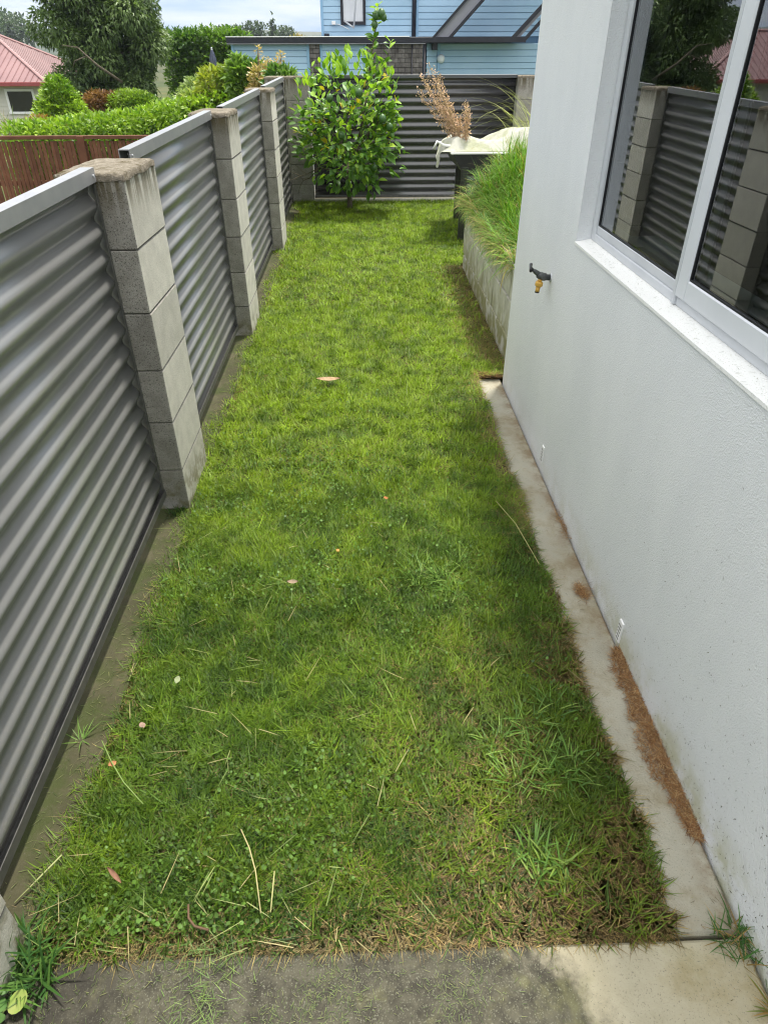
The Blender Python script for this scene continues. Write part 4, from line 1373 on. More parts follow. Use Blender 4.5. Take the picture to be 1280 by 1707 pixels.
for a, b in zip(yy[:-1], yy[1:]):
    wa, wb = [float(np.interp(s, [.80, .84, 1.03, 1.16, 1.37, 1.40], [.008, .028, .040, .038, .030, .006])) for s in (a, b)]
    wa *= .35 + .9 * float(vnoise(a, 0, 30, 2)); wb *= .35 + .9 * float(vnoise(b, 0, 30, 2))
    m.poly([(.747 - wa, a, .0025), (.748, a, .005), (.748, b, .005), (.747 - wb, b, .0025)])
tag(m.build('thatch_bed', simple('rotted_thatch', (.15, .085, .045), (.30, .215, .14), 45, .95, .1, .8, 160)), kind='stuff')

# clippings stuck on the stucco
N = 1500
y = .45 + 2.3 * rng.random(N) ** 1.4; z = .02 + .75 * rng.random(N) ** 1.5
kp = rng.random(N) < sstep(2.6, .7, y) * (.3 + .7 * sstep(.7, .1, z)); y, z = y[kp], z[kp]; N = len(y)
an = rng.normal(np.pi / 2, .6, N); Lh = rng.uniform(.0012, .0042, N); wd = rng.uniform(.0004, .0009, N)
d = np.stack([np.zeros(N), np.cos(an), np.sin(an)], 1); sd = np.stack([np.zeros(N), -np.sin(an), np.cos(an)], 1)
c0 = np.stack([np.full(N, XW - .0016), y, z], 1)
V = np.stack([c0 - d * Lh[:, None] - sd * wd[:, None], c0 + d * Lh[:, None] - sd * wd[:, None], c0 + d * Lh[:, None] + sd * wd[:, None] - np.array([.0008, 0, 0]), c0 - d * Lh[:, None] + sd * wd[:, None]], 1).reshape(-1, 3)
q = (np.arange(N) * 4)[:, None] + np.array([[0, 1, 2, 3]])
c = np.array([.07, .07, .045]) * rng.uniform(.6, 1.8, (N, 1))
tag(link('wall_specks', np_mesh('wall_specks', V, q, None, M_DRY, np.repeat(c, 4, 0))), kind='stuff')

# ------------------------------------------------------------------ citrus tree
TX, TY = -0.15, 7.86
tz0 = float(gy(TY)) - 0.02
lemon = empty('citrus_tree', (TX, TY, tz0), 'bushy citrus tree with glossy leaves and green fruit before the back fence', 'tree')
m = MB()
m.tube([(TX, TY, tz0), (TX + .005, TY, tz0 + .10), (TX - .01, TY - .01, tz0 + .26), (TX + .01, TY - .02, tz0 + .45)], [.034, .027, .024, .020], 10)
tips = []
rnd = random.Random(5)


def limb(p, d, ln, r, depth):
    pts = [p]; dd = d.copy()
    for k in range(3):
        dd = (dd + Vector((rnd.gauss(0, .16), rnd.gauss(0, .16), rnd.gauss(.04, .10)))).normalized()
        pts.append(pts[-1] + dd * ln / 3)
    m.tube(pts, [r, r * .85, r * .7, r * .55], 6, caps=False)
    tips.append((pts[-1], dd))
    tips.append((pts[-2], dd))
    if depth:
        for _ in range(3):
            nd_ = (dd + Vector((rnd.gauss(0, .65), rnd.gauss(0, .5), rnd.gauss(0.05, .55)))).normalized()
            limb(pts[rnd.choice((2, 3))], nd_, ln * .66, r * .55, depth - 1)


for k in range(9):
    an = 2 * math.pi * k / 9 + rnd.uniform(-.3, .3)
    limb(Vector((TX, TY - .01, tz0 + rnd.uniform(.20, .46))), Vector((math.cos(an) * .8, math.sin(an) * .45, rnd.uniform(.15, 1.0))).normalized(), rnd.uniform(.26, .38), .013, 2)
# tall water shoot
sh_pts = [Vector((TX + .12, TY, .80)), Vector((TX + .20, TY - .02, 1.15)), Vector((TX + .245, TY - .02, 1.45)), Vector((TX + .30, TY - .03, 1.72)), Vector((TX + .32, TY - .03, 1.90))]
m.tube(sh_pts, [.012, .010, .008, .006, .003], 6)
side_pts = [Vector((TX + .24, TY - .02, 1.30)), Vector((TX + .34, TY - .03, 1.38)), Vector((TX + .42, TY - .03, 1.50)), Vector((TX + .44, TY - .03, 1.62))]
m.tube(side_pts, [.006, .005, .004, .002], 5)
m.build('trunk', M_BARK, lemon)


def crown_ok(p):
    """Outline of the bush in x and z, and room for it before the fence."""
    x, y, z = p
    if y > 8.24 or y < 7.30: return False
    cx, cz = -0.115, 0.86
    e = abs((x - cx) / 0.59) ** 2.7 + abs((z - cz) / 0.63) ** 2.7 + ((y - 7.80) / 0.50) ** 2
    lump = 1.15 * (float(vnoise(x * 1.0 + y, z, 4.5, 12)) - .55)
    return e < 0.92 + lump and z > 0.30 and float(fbm(x + .4 * y, z, 6.5, 15)) > 0.355


cand = []
while len(cand) < 1600:
    if rnd.random() < .6:
        tp_, dd = rnd.choice(tips)
        p = tp_ + Vector((rnd.gauss(0, .075), rnd.gauss(0, .06), rnd.gauss(0, .075)))
    else:
        a = rnd.uniform(0, 6.283); e = rnd.uniform(-1, 1); rr_ = rnd.uniform(.72, 1.0)
        p = Vector((-.115 + .60 * rr_ * math.cos(a) * math.sqrt(1 - e * e), 7.80 - abs(.50 * rr_ * math.sin(a) * math.sqrt(1 - e * e)), .86 + .66 * rr_ * e))
    if not crown_ok(p): continue
    out = Vector((p.x + .115, (p.y - 7.82) * 1.2, (p.z - .72) * .8))
    out = out.normalized() if out.length > 1e-4 else Vector((0, 0, 1))
    d = (out + Vector((rnd.gauss(0, .55), rnd.gauss(0, .55), rnd.gauss(.05, .55)))).normalized()
    cand.append((p, d, None))
for pts_, cnt in ((sh_pts[1:], 58), (side_pts, 16)):
    for k in range(cnt):
        s = rnd.uniform(0, len(pts_) - 1.001); i = int(s); p = pts_[i].lerp(pts_[i + 1], s - i)
        a = rnd.uniform(0, 6.283)
        d = Vector((math.cos(a), math.sin(a), rnd.uniform(.1, 1.1))).normalized()
        cand.append((p + d * .01, d, 'shoot'))
# clusters of upright young leaves over the top
for k in range(120):
    x = rnd.uniform(-.62, .36); z = .86 + .64 * math.sqrt(max(.02, 1 - ((x + .115) / .62) ** 2)) + rnd.uniform(-.16, .03)
    cand.append((Vector((x, TY - rnd.uniform(0, .34), z)), Vector((rnd.gauss(0, .3), rnd.gauss(0, .3), 1)).normalized(), 'young'))


def citrus_leaf(kind):
    m = MB(); nL = 5
    V = []
    prof_ = [.05, .34, .5, .46, .28, .02]
    for i in range(nL + 1):
        s = i / nL
        w_ = prof_[i] * (.52, .46, .58)[kind]
        bend = (-.05, -.16, -.10)[kind] * s * s * 1.6
        V += [(-w_, s, bend + w_ * .35), (0, s, bend), (w_, s, bend + w_ * .35)]
    F = []
    for i in range(nL):
        for j in range(2):
            F.append((i * 3 + j, i * 3 + j + 1, (i + 1) * 3 + j + 1, (i + 1) * 3 + j))
    m.mesh(V, F, 0, True)
    return m


LM = [leafmat('citrus_leaf_green', (0.055, 0.15, 0.018), (0.15, 0.30, 0.032), .42, .45, .25),
      leafmat('citrus_leaf_young', (0.22, 0.40, 0.03), (0.36, 0.52, 0.05), .45, .4, .35),
      leafmat('citrus_leaf_yellow', (0.42, 0.36, 0.03), (0.55, 0.42, 0.03), .4, .4, .35)]
leaf_meshes = {(k, c): citrus_leaf(k).data('leaf', LM[c]) for k in range(3) for c in range(3)}


def leaf_matrix(p, d, size, rr_):
    q_ = Vector(d).to_track_quat('Y', 'Z').to_matrix().to_4x4()
    return Matrix.Translation(p) @ q_ @ Matrix.Rotation(rr_, 4, 'Y') @ Matrix.Diagonal((size, size, size, 1))


entries = []
for (p, d, kd) in cand:
    hgt = (p.z - .3) / 1.2
    if kd == 'young': ci = 1 if rnd.random() < .72 else 0
    elif kd == 'shoot': ci = 1 if rnd.random() < .45 else 0
    else:
        r_ = rnd.random()
        ci = 2 if (r_ < .04 and p.z > .70) else (1 if r_ < .16 + .36 * hgt else 0)
    size = rnd.uniform(.055, .105) * (.95 if ci == 1 else 1.0)
    entries.append((p.y + rnd.uniform(-.05, .05) - .3 * (kd == 'shoot') - .15 * (kd == 'young'), p, d, size, rnd.gauss(0, .5), rnd.randrange(3), ci))
entries.sort(key=lambda e: e[0])
for e in entries[:300]:
    o = link('leaf', leaf_meshes[(e[5], e[6])], lemon, (0, 0, 0))
    o.matrix_local = Matrix.Translation(-Vector(lemon.location)) @ leaf_matrix(e[1], e[2], e[3], e[4])
# the leaves behind those, joined
rest = {0: MB(), 1: MB(), 2: MB()}
allm = MB()
for e in entries[300:]:
    src = citrus_leaf(e[5]); M_ = leaf_matrix(e[1], e[2], e[3], e[4])
    allm.mesh([M_ @ Vector(v) for v in src.v], src.f, e[6], True)
o = allm.build('inner_leaves', LM, lemon); o['kind'] = 'stuff'
M_FRUIT = simple('green_citrus_skin', (0.030, 0.085, 0.020), (0.05, 0.12, 0.025), 50, 0.4, 0.5, .2, 220)
fm = MB()
segs, rings_ = 12, 8
V = [(0, 0, -1.05)]
for i in range(1, rings_):
    th = math.pi * i / rings_
    for k in range(segs):
        V.append((math.sin(th) * math.cos(2 * math.pi * k / segs), math.sin(th) * math.sin(2 * math.pi * k / segs), -math.cos(th)))
V.append((0, 0, 1.1))
F = [(0, 1 + (k + 1) % segs, 1 + k) for k in range(segs)]
for i in range(rings_ - 2):
    for k in range(segs):
        a = 1 + i * segs + k; b = 1 + i * segs + (k + 1) % segs
        F.append((a, b, b + segs, a + segs))
F += [(1 + (rings_ - 2) * segs + k, 1 + (rings_ - 2) * segs + (k + 1) % segs, len(V) - 1) for k in range(segs)]
fm.mesh(V, F, 0, True)
fmesh = fm.data('fruit', M_FRUIT)
for (x, z, s) in ((-.30, 1.17, .034), (-.02, 1.21, .036), (.20, 1.00, .036), (-.20, .86, .034), (.27, .93, .033), (.02, .70, .03), (.10, 1.18, .032),
                  (.15, 1.815, .034), (.205, 1.83, .036), (.138, 1.745, .030), (.225, 1.80, .030), (-.33, 1.04, .032), (.12, .58, .03)):
    o = link('fruit', fmesh, lemon, (0, 0, 0))
    yv = 7.42 if z < 1.5 else 7.80
    o.location = Vector((x, yv, z)) - Vector(lemon.location); o.scale = (s, s, s * 1.12); o.rotation_euler = (rnd.uniform(-.4, .4), rnd.uniform(-.4, .4), 0)

# ------------------------------------------------------------------ neighbours' planting
def blob_leaves(lobes, n, size, colA, colB, up=0.35, droop=.2, shell=.55, wl=.5, seed=0, zlo=None):
    """Leaves spread over the outer part of several ellipsoid lobes (cx,cy,cz,rx,ry,rz)."""
    L_ = np.array(lobes); vol = (L_[:, 3] * L_[:, 4] + L_[:, 3] * L_[:, 5] + L_[:, 4] * L_[:, 5])
    k = rng.choice(len(L_), n, p=vol / vol.sum())
    d = rng.normal(0, 1, (n, 3)); d /= np.linalg.norm(d, axis=1, keepdims=True)
    r = shell + (1 - shell) * rng.random(n) ** .6 + .10 * rng.normal(0, 1, n) * (rng.random(n) < .3)
    P = L_[k, :3] + d * r[:, None] * L_[k, 3:6]
    if zlo is not None:
        ok = P[:, 2] > zlo; P, d, k = P[ok], d[ok], k[ok]; n = len(P)
    D = d + rng.normal(0, .55, (n, 3)); D[:, 2] += up
    lt = rng.random((len(L_), 1))[k] * .55 + .6 * rng.random((n, 1)) - .08
    c = np.array(colA) * (1 - lt) + np.array(colB) * lt
    V, tr_ = leaves_geo(P, D, rng.uniform(.7, 1.3, n) * size, rng.uniform(.75, 1.2, n) * size * wl, rng.normal(0, .7, n), .25, droop)
    return V, tr_, np.repeat(np.clip(c, .005, 1) * rng.uniform(.8, 1.2, (n, 1)).repeat(3, 1), 5, 0)


def shrub(name, label, lobes, n, size, colA, colB, cat='shrub', stems=4, base=-1.3, group=None, **kw):
    L_ = np.array(lobes)
    cx, cy = L_[:, 0].mean(), L_[:, 1].mean()
    root = empty(name, (cx, cy, base), label, cat, group)
    V, tr_, c = blob_leaves(lobes, n, size, colA, colB, **kw)
    o = link('foliage', np_mesh('foliage', V, None, tr_, M_LEAFY, c), root); o['kind'] = 'stuff'
    m = MB()
    for k in range(min(stems, len(lobes) * 2)):
        l = lobes[k % len(lobes)]
        a = Vector((l[0] + random.uniform(-.4, .4) * l[3], l[1] + random.uniform(-.3, .3) * l[4], base))
        b = Vector((l[0] + random.uniform(-.5, .5) * l[3], l[1], l[2] + .3 * l[5]))
        m.tube([a, a.lerp(b, .5) + Vector((random.uniform(-.05, .05), 0, 0)), b], [.03, .022, .01], 6)
    m.build('stem', M_BARK, root)
    return root


# big tree: trunk, limbs, crown of drooping leaf clusters
bt_x, bt_y = -7.5, 24.0
big = empty('broad_evergreen_tree', (bt_x, bt_y, -1.7), 'tall dense dark green tree towering behind the hedge and shrubs', 'tree')
m = MB()
m.tube([(bt_x, bt_y, -1.75), (bt_x + .05, bt_y, -.6), (bt_x - .05, bt_y, .8), (bt_x, bt_y, 2.6)], [.22, .18, .15, .09], 10)
lob = []
for k in range(120):
    a = random.uniform(0, 6.283); zz = random.uniform(.55, 5.1)
    env = 1.72 * math.sin(math.pi * min(1, max(.12, (zz + .6) / 6.3))) ** .6
    rr_ = env * random.uniform(.25, 1.0)
    cx, cy = bt_x + rr_ * math.cos(a) * .95, bt_y + rr_ * math.sin(a) * .9
    s = random.uniform(.36, .62)
    lob.append((cx, cy, zz, s, s, s * .85))
    if k % 2 == 0:
        b0 = Vector((bt_x, bt_y, max(.2, zz - 1.0)))
        e0 = Vector((cx, cy, zz))
        m.tube([b0, b0.lerp(e0, .5) + Vector((0, 0, .12)), e0], [.06, .04, .015], 6, caps=False)
# a bare dead branch in the gap at the left of the crown
m.tube([(-6.7, 22.4, .95), (-7.2, 22.1, 1.35), (-7.6, 22.0, 1.75), (-8.0, 22.0, 1.80)], [.04, .03, .02, .01], 6)
m.tube([(-7.45, 22.05, 1.55), (-7.75, 22.0, 1.45), (-7.85, 22.0, 1.28)], [.02, .014, .006], 5)
m.build('trunk', M_BARK, big)
V, tr_, c = blob_leaves(lob, 64000, .145, (.042, .082, .022), (.20, .285, .09), up=-.5, droop=.25, shell=.5, wl=.36)
o = link('crown', np_mesh('crown', V, None, tr_, M_LEAFY, c), big); o['kind'] = 'stuff'

# clipped pale green hedge behind the brown fence
hl = []
for k in range(64):
    s = k / 63
    x = -6.0 + s * 4.4; top = np.interp(x, [-6.0, -5.2, -4.0, -3.2, -2.7, -2.1, -1.6], [.56, .64, .74, .88, .98, 1.10, 1.14]); y = 13.3 + .25 * math.sin(k * 2.1)
    for zz in (top - .16, top - .42, top - .75, top - 1.1):
        hl.append((x, y, zz, .22, .42, .17))
shrub('clipped_hedge', 'bright lime green hedge running above the brown paling fence', hl, 24000, .095, (.095, .20, .02), (.34, .48, .045), 'hedge', 12, -1.3, up=.6, wl=.55)

shrub('round_shrub', 'rounded bright green shrub in front of the red roofed house', [(-6.1, 16, .55, .46, .45, .52), (-6.32, 15.9, .42, .34, .35, .38), (-5.86, 15.9, .40, .34, .35, .38), (-6.05, 15.9, .92, .26, .26, .30)],
      5200, .10, (.11, .22, .02), (.34, .48, .045), up=.6)
shrub('red_leaf_shrub', 'rusty brown leaved shrub between the round shrub and clipped dome', [(-6.05, 18.2, .66, .36, .3, .20), (-5.72, 18.1, .68, .36, .3, .18)],
      2200, .085, (.12, .055, .02), (.30, .16, .06), up=.5)
shrub('domed_shrub', 'clipped green dome shrub under the tall tree', [(-5.25, 18, .64, .56, .45, .25), (-5.0, 17.9, .58, .45, .4, .22)], 4200, .085, (.075, .16, .018), (.27, .38, .04), up=.5)
shrub('low_green_shrub', 'low fresh green groundcover shrub below the clipped dome', [(-5.4, 15.6, .36, .5, .3, .16), (-4.8, 15.7, .42, .5, .3, .16)], 2600, .09, (.08, .19, .025), (.20, .34, .05), up=.5)
shrub('autumn_shrub', 'orange tinged small shrub at the foot of the round shrub', [(-6.15, 14.9, .40, .30, .25, .18), (-5.85, 14.9, .36, .25, .25, .14)], 1300, .08, (.20, .12, .03), (.42, .26, .07), up=.6)

# right-hand mixed shrubs over the fence
shrub('variegated_shrub', 'pale variegated green shrub right of the tall tree', [(-3.95, 19, .82, .40, .3, .28), (-3.3, 18.6, .95, .38, .3, .30), (-3.9, 18.4, .6, .5, .3, .3)], 3000, .11, (.13, .21, .06), (.36, .44, .16), up=.3)
shrub('yellow_leaf_shrub', 'yellow green shrub leaning over the fence near the folded umbrella', [(-2.45, 13.3, 1.10, .28, .25, .24), (-2.1, 13.2, 1.18, .26, .25, .24), (-2.75, 13.4, .80, .28, .25, .22)], 2000, .11, (.13, .24, .03), (.40, .42, .06), up=.4)
shrub('leafy_shrub', 'tall fresh green leafy shrub rising before the blue wall', [(-1.92, 12.6, 1.22, .17, .18, .28), (-1.72, 12.6, 1.18, .18, .18, .26), (-1.80, 12.6, .95, .26, .2, .24)], 1500, .13, (.07, .17, .03), (.26, .38, .07), up=.6)
shrub('pink_tip_shrub', 'airy shrub with pinkish yellow tips over the third fence panel', [(-1.48, 12, 1.22, .20, .16, .18), (-1.32, 12, 1.12, .20, .16, .16), (-1.55, 12, 1.02, .2, .16, .16)], 1300, .075, (.24, .24, .06), (.56, .40, .20), up=.5)
shrub('flowering_stems', 'thin stems with pale peach flower heads against the blue wall', [(-1.52, 12.1, 1.58, .04, .05, .06), (-1.42, 12.1, 1.46, .07, .05, .03), (-1.20, 12.1, 1.50, .05, .05, .08), (-1.36, 12.1, 1.38, .07, .05, .05), (-1.27, 12.1, 1.40, .04, .05, .07)],
      170, .05, (.42, .30, .12), (.66, .50, .24), stems=4, base=1.0, up=.5)
shrub('fence_corner_shrub', 'small green leafy plant behind the far end of left fence', [(-1.12, 10.6, 1.24, .14, .14, .16), (-.97, 10.5, 1.22, .12, .14, .14), (-1.05, 10.5, 1.05, .22, .16, .2)], 900, .10, (.06, .15, .03), (.20, .32, .06), up=.6)

# tall dark hedge further back
hl = []
for k in range(44):
    x = -7.0 + (k / 43) * 2.7
    for zz in (1.95, 1.45, .95, .4):
        hl.append((x + random.uniform(-.1, .1), 30 + random.uniform(-.2, .2), zz + random.uniform(-.06, .14), .34, .5, .36))
shrub('tall_hedge', 'tall dark green hedge behind the folded umbrella', hl, 12000, .17, (.035, .095, .014), (.17, .30, .03), 'hedge', 10, -2.0, up=.5, wl=.5)

# flax at the far left
N = 260
P = np.stack([rng.normal(-6.35, .22, N), rng.normal(14.2, .15, N), np.full(N, .02)], 1)
V, q, tr_, nv = blades(P, rng.uniform(0, 6.28, N), rng.uniform(.2, .8, N), rng.uniform(.2, 1.2, N), rng.uniform(.45, .95, N), rng.uniform(.018, .035, N), 5)
c = np.array([[.20, .22, .09], [.30, .27, .12], [.11, .16, .05]])[rng.integers(0, 3, N)] * rng.uniform(.7, 1.2, (N, 1))
fx = empty('flax_plant', (-6.35, 14.2, -1.3), 'spiky olive flax plant at the left edge above the brown fence', 'plant')
o = link('foliage', np_mesh('foliage', V, q, tr_, M_GRASS, np.repeat(c, nv, 0)), fx); o['kind'] = 'stuff'
m = MB()
for k in range(5): m.tube([(-6.35 + random.uniform(-.2, .2), 14.2, -1.3), (-6.35 + random.uniform(-.2, .2), 14.2, .1)], .05, 6)
m.build('stem', M_BARK, fx)
shrub('grey_leaf_shrub', 'silvery grey low shrub beside the flax plant', [(-6.0, 14.0, .36, .34, .2, .20), (-5.7, 13.9, .34, .3, .2, .16)], 1300, .09, (.22, .24, .15), (.40, .42, .30), up=.6)

# ------------------------------------------------------------------ brown paling fence
pf = empty('paling_fence', (-5.0, 12.0, -1.35), 'red brown stained paling fence below the lime green hedge', 'fence')
pm = MB(); pm.cbox(-.0265, .0265, -.009, .009, 0, 1.78, .002); pme = pm.data('paling', M_PALING)
x = -7.2; k = 0
while x < -1.7:
    zt = .455 + .004 * (x + 5)
    o = link('paling', pme, pf, (x + 5.0 + random.uniform(-.004, .004), random.uniform(-.004, .004), random.uniform(-.012, .004) + zt - .455))
    o.rotation_euler = (0, random.uniform(-.006, .006), 0)
    x += .0665
for zc, h_ in ((.475, .05), (-.17, .07), (-.95, .07)):
    m = MB(); m.cbox(-7.25, -1.65, 11.965 if zc > .4 else 12.012, 12.035 if zc > .4 else 12.055, zc - h_ / 2, zc + h_ / 2 + .0, .004)
    m.build('rail', M_PALING, pf)
for xp in (-6.85, -4.39, -1.9):
    m = MB(); m.cbox(xp - .05, xp + .05, 11.93, 11.988, -1.35, .497, .004); m.build('post', M_PALING, pf)

# ------------------------------------------------------------------ red roofed house
rh = empty('red_roof_house', (-18, 40, -2.2), 'cream weatherboard house with a red steel hip roof behind the shrubs', 'house')
ex0, ex1, ey0, ey1, ez = -27.0, -15.0, 38.0, 47.0, .60
wx0, wx1, wy0 = ex0 + .5, ex1 - .5, ey0 + .5
m = MB()
m.box(wx0, wx1, wy0, ey1 - .5, -2.3, ez - .02)
m.build('wall', M_CREAM, rh)
for k in range(15):
    m = MB(); m.mesh([(wx0, wy0 - .006, -2.2 + k * .18), (wx1, wy0 - .006, -2.2 + k * .18), (wx1, wy0 - .024, -2.2 + k * .18 - .0), (wx0, wy0 - .024, -2.2 + k * .18),
                      (wx0, wy0 - .004, -2.2 + k * .18 + .178), (wx1, wy0 - .004, -2.2 + k * .18 + .178)], [(0, 1, 2, 3), (3, 2, 5, 4)])
    m.build('weatherboard', M_CREAM, rh)
rz = 2.62; ry = 42.5
A, B, C_, D_ = (ex0, ey0, ez), (ex1, ey0, ez), (ex1, ey1, ez), (ex0, ey1, ez)
E1, E2 = (ex0 + 4.4, ry, rz), (ex1 - 3.9, ry, rz)
m = MB()
m.poly([A, B, E2, E1]); m.poly([B, C_, E2]); m.poly([C_, D_, E1, E2]); m.poly([D_, A, E1])
roof = m.build('roof', M_ROOFRED, rh)
m = MB()
Va, Vb, Ve1, Ve2 = map(Vector, (A, B, E1, E2))
x = ex0 + .2
while x < ex1:
    s = min(1, (x - ex0) / 4.4, (ex1 - x) / 3.9)
    top = Vector((x, ey0 + (ry - ey0) * s, ez + (rz - ez) * s))
    m.tube([(x, ey0, ez + .012), (top.x, top.y, top.z + .012)], .022, 4, caps=False, smooth=False)
    x += .30
y = ey0 + .2
while y < ey1:
    s = min(1, (y - ey0) / (ry - ey0), (ey1 - y) / (ey1 - ry))
    m.tube([(ex1, y, ez + .012), (ex1 - 3.9 * s, y, ez + (rz - ez) * s + .012)], .022, 4, caps=False, smooth=False)
    y += .30
o = m.build('roof_ribs', M_ROOFRED, rh); o['kind'] = 'stuff'
for a, b in ((B, E2), (E1, E2), (A, E1), (C_, E2)):
    m = MB(); m.tube([Vector(a) + Vector((0, 0, .04)), Vector(b) + Vector((0, 0, .04))], .075, 6, smooth=False); m.build('ridge_cap', M_ROOFRIDGE, rh)
m = MB(); m.cbox(ex0, ex1 + .08, ey0 - .10, ey0, ez - .16, ez + .01, .01); m.cbox(ex1 + .0, ex1 + .09, ey0 + .001, ey1, ez - .16, ez + .008, .01)
m.build('gutter', simple('red_gutter', (.30, .06, .06), None, 2, .4, .5), rh)
for (xa, xb) in ((-17.12, -15.95), (-20.5, -19.0), (-24.0, -22.6)):
    m = MB(); za, zb = -.62, .22
    for b in ((xa - .11, xa, za - .1, zb + .1), (xb, xb + .11, za - .1, zb + .1)): m.cbox(b[0], b[1], wy0 - .06, wy0 - .002, b[2], b[3], .005)
    m.cbox(xa, xb, wy0 - .06, wy0 - .002, zb, zb + .1, .005); m.cbox(xa - .14, xb + .14, wy0 - .09, wy0 - .002, za - .1, za, .005)
    w_ = m.build('window', M_WHITE, rh)
    m = MB(); m.poly([(xa, wy0 - .028, za), (xb, wy0 - .028, za), (xb, wy0 - .028, zb), (xa, wy0 - .028, zb)])
    g_ = m.build('pane', M_DARKGLASS, w_); g_.location = (0, 0, 0)

# ------------------------------------------------------------------ blue weatherboard house
bh = empty('blue_house', (0, 20, -1.6), 'pale blue weatherboard house with black fascia rising beyond the back fence', 'house')
PB = .132


def boards(x0, x1, y, z0, z1, clip=None):
    """Lapped boards, each its own object, on the plane y facing the camera."""
    z = z1
    while z > z0 + .01:
        zb = max(z - PB, z0)
        a, b = x0, x1
        if clip: a, b = clip(zb, z, x0, x1)
        if b - a > .05:
            m = MB()
            h_ = z - zb
            m.mesh([(a, y - .026, zb + .004), (b, y - .026, zb + .004), (b, y - .020, z - .018), (a, y - .020, z - .018), (b, y - .006, z - .002), (a, y - .006, z - .002),
                    (a, y, zb + .004), (b, y, zb + .004)], [(0, 1, 2, 3), (3, 2, 4, 5), (6, 7, 1, 0)])
            m.build('weatherboard', M_BLUE, bh)
        z -= PB


UY = 21.2
m = MB()
m.box(-3.16, 1.56, 20.0, 26, -1.6, 1.80)            # lower block
m.box(1.62, 9.0, 20.35, 27, -1.6, 1.80)
m.box(-.97, 9.0, UY, 27, 1.80, 5.2)                 # upper block
m.build('wall', simple('blue_backing', (0.11, 0.20, 0.29), None, 2, .7, .2), bh)
boards(-3.12, -1.27, 20.0, -.1, 1.79)
boards(-1.0, .12, 20.0, -.1, 1.79)
boards(1.99, 8.0, 19.99 + .36, .3, 1.79)
boards(-.96, 1.33, UY, 1.95, 4.3)
boards(1.50, 8.6, UY, 1.95, 4.3)
# trim boards
for (a, b, y, z0, z1) in ((-3.17, -3.10, 19.96, -1.5, 1.79), (-1.33, -1.26, 19.96, -1.5, 1.79), (-1.0, -.94, 19.96, -1.5, 1.79), (.08, .15, 19.96, -1.5, 1.79), (1.94, 2.01, 20.30, -1.5, 1.79), (-1.0, -.93, UY - .035, 1.93, 5.1),
                          (1.44, 1.50, UY - .035, 1.93, 5.1)):
    m = MB(); m.cbox(a, b, y, y + .034, z0, z1, .004); m.build('corner_trim', M_BLUETRIM, bh)
# angled return between brick and right wing
m = MB()
z = 1.79
while z > .3:
    m.mesh([(1.64, 20.02, z - PB + .004), (1.93, 20.31, z - PB + .004), (1.945, 20.33, z - .004), (1.655, 20.04, z - .004)], [(0, 1, 2, 3)])
    z -= PB
m.build('return_cladding', M_BLUE, bh)
# brick piers, brick by brick
bw_, bhh = .172, .0985
bmesh_ = MB(); bmesh_.cbox(-bw_ / 2 + .004, bw_ / 2 - .004, -.03, .03, 0, bhh - .010, .004); bmd = bmesh_.data('brick', M_BRICK)
bhalf = MB(); bhalf.cbox(-bw_ / 4 + .004, bw_ / 4 - .004, -.03, .03, 0, bhh - .010, .004); bhd = bhalf.data('brick', M_BRICK)


def bricks(x0, x1, y, z0, z1):
    z = z1 - bhh; r_ = 0
    while z > z0:
        x = x0 + (0 if r_ % 2 == 0 else -bw_ / 2)
        while x < x1 - .02:
            full = x >= x0 - .001 and x + bw_ <= x1 + .03
            md = bmd if full else bhd
            xc = x + bw_ / 2 if full else (x0 + bw_ / 4 if x < x0 else x1 - bw_ / 4)
            if full or x < x0 or x1 - x > .06:
                link('brick', md, bh, (xc, y + random.uniform(-.003, .003) - 20.0, z + 1.6))
            x += bw_
        z -= bhh; r_ += 1


bricks(-1.262, -1.0, 19.965, .75, 1.79)
bricks(.16, 1.26, 19.975, .75, 1.79)
bricks(1.285, 1.545, 19.93, .75, 1.79)
m = MB(); m.box(-1.256, -1.002, 19.945, 19.999, -1.5, 1.79); m.box(.152, 1.272, 19.955, 19.999, -1.5, 1.79); m.box(1.29, 1.54, 19.91, 19.998, -1.5, 1.788)
m.build('brick_mortar', M_BRICKMORTAR, bh)
# fascia and flat roof
m = MB(); m.cbox(-3.25, 4.06, 19.84, 19.90, 1.80, 1.915, .006); m.build('fascia', M_FASCIA, bh)
m = MB(); m.box(-3.25, 4.0, 19.90, UY, 1.865, 1.90); m.build('flat_roof', M_SOFFIT, bh)
m = MB(); m.cbox(-3.25, 1.6, 19.85, 19.89, 1.775, 1.797, .004); m.build('gutter_lip', M_SOFFIT, bh)
m = MB(); m.cbox(-3.26, 1.2, 19.83, 19.93, 1.917, 1.932, .003); m.build('roof_flashing', M_WHITE, bh)


def slope_bar(name, xa, xb, za, zb, y0, y1, w, mat):
    """Bar that climbs to the right, w wide measured along x."""
    m = MB()
    m.mesh([(xa, y0, za), (xa + w, y0, za), (xb + w, y0, zb), (xb, y0, zb), (xa, y1, za), (xa + w, y1, za), (xb + w, y1, zb), (xb, y1, zb)],
           [(0, 1, 2, 3), (7, 6, 5, 4), (0, 4, 5, 1), (1, 5, 6, 2), (2, 6, 7, 3), (3, 7, 4, 0)])
    return m.build(name, mat, bh)


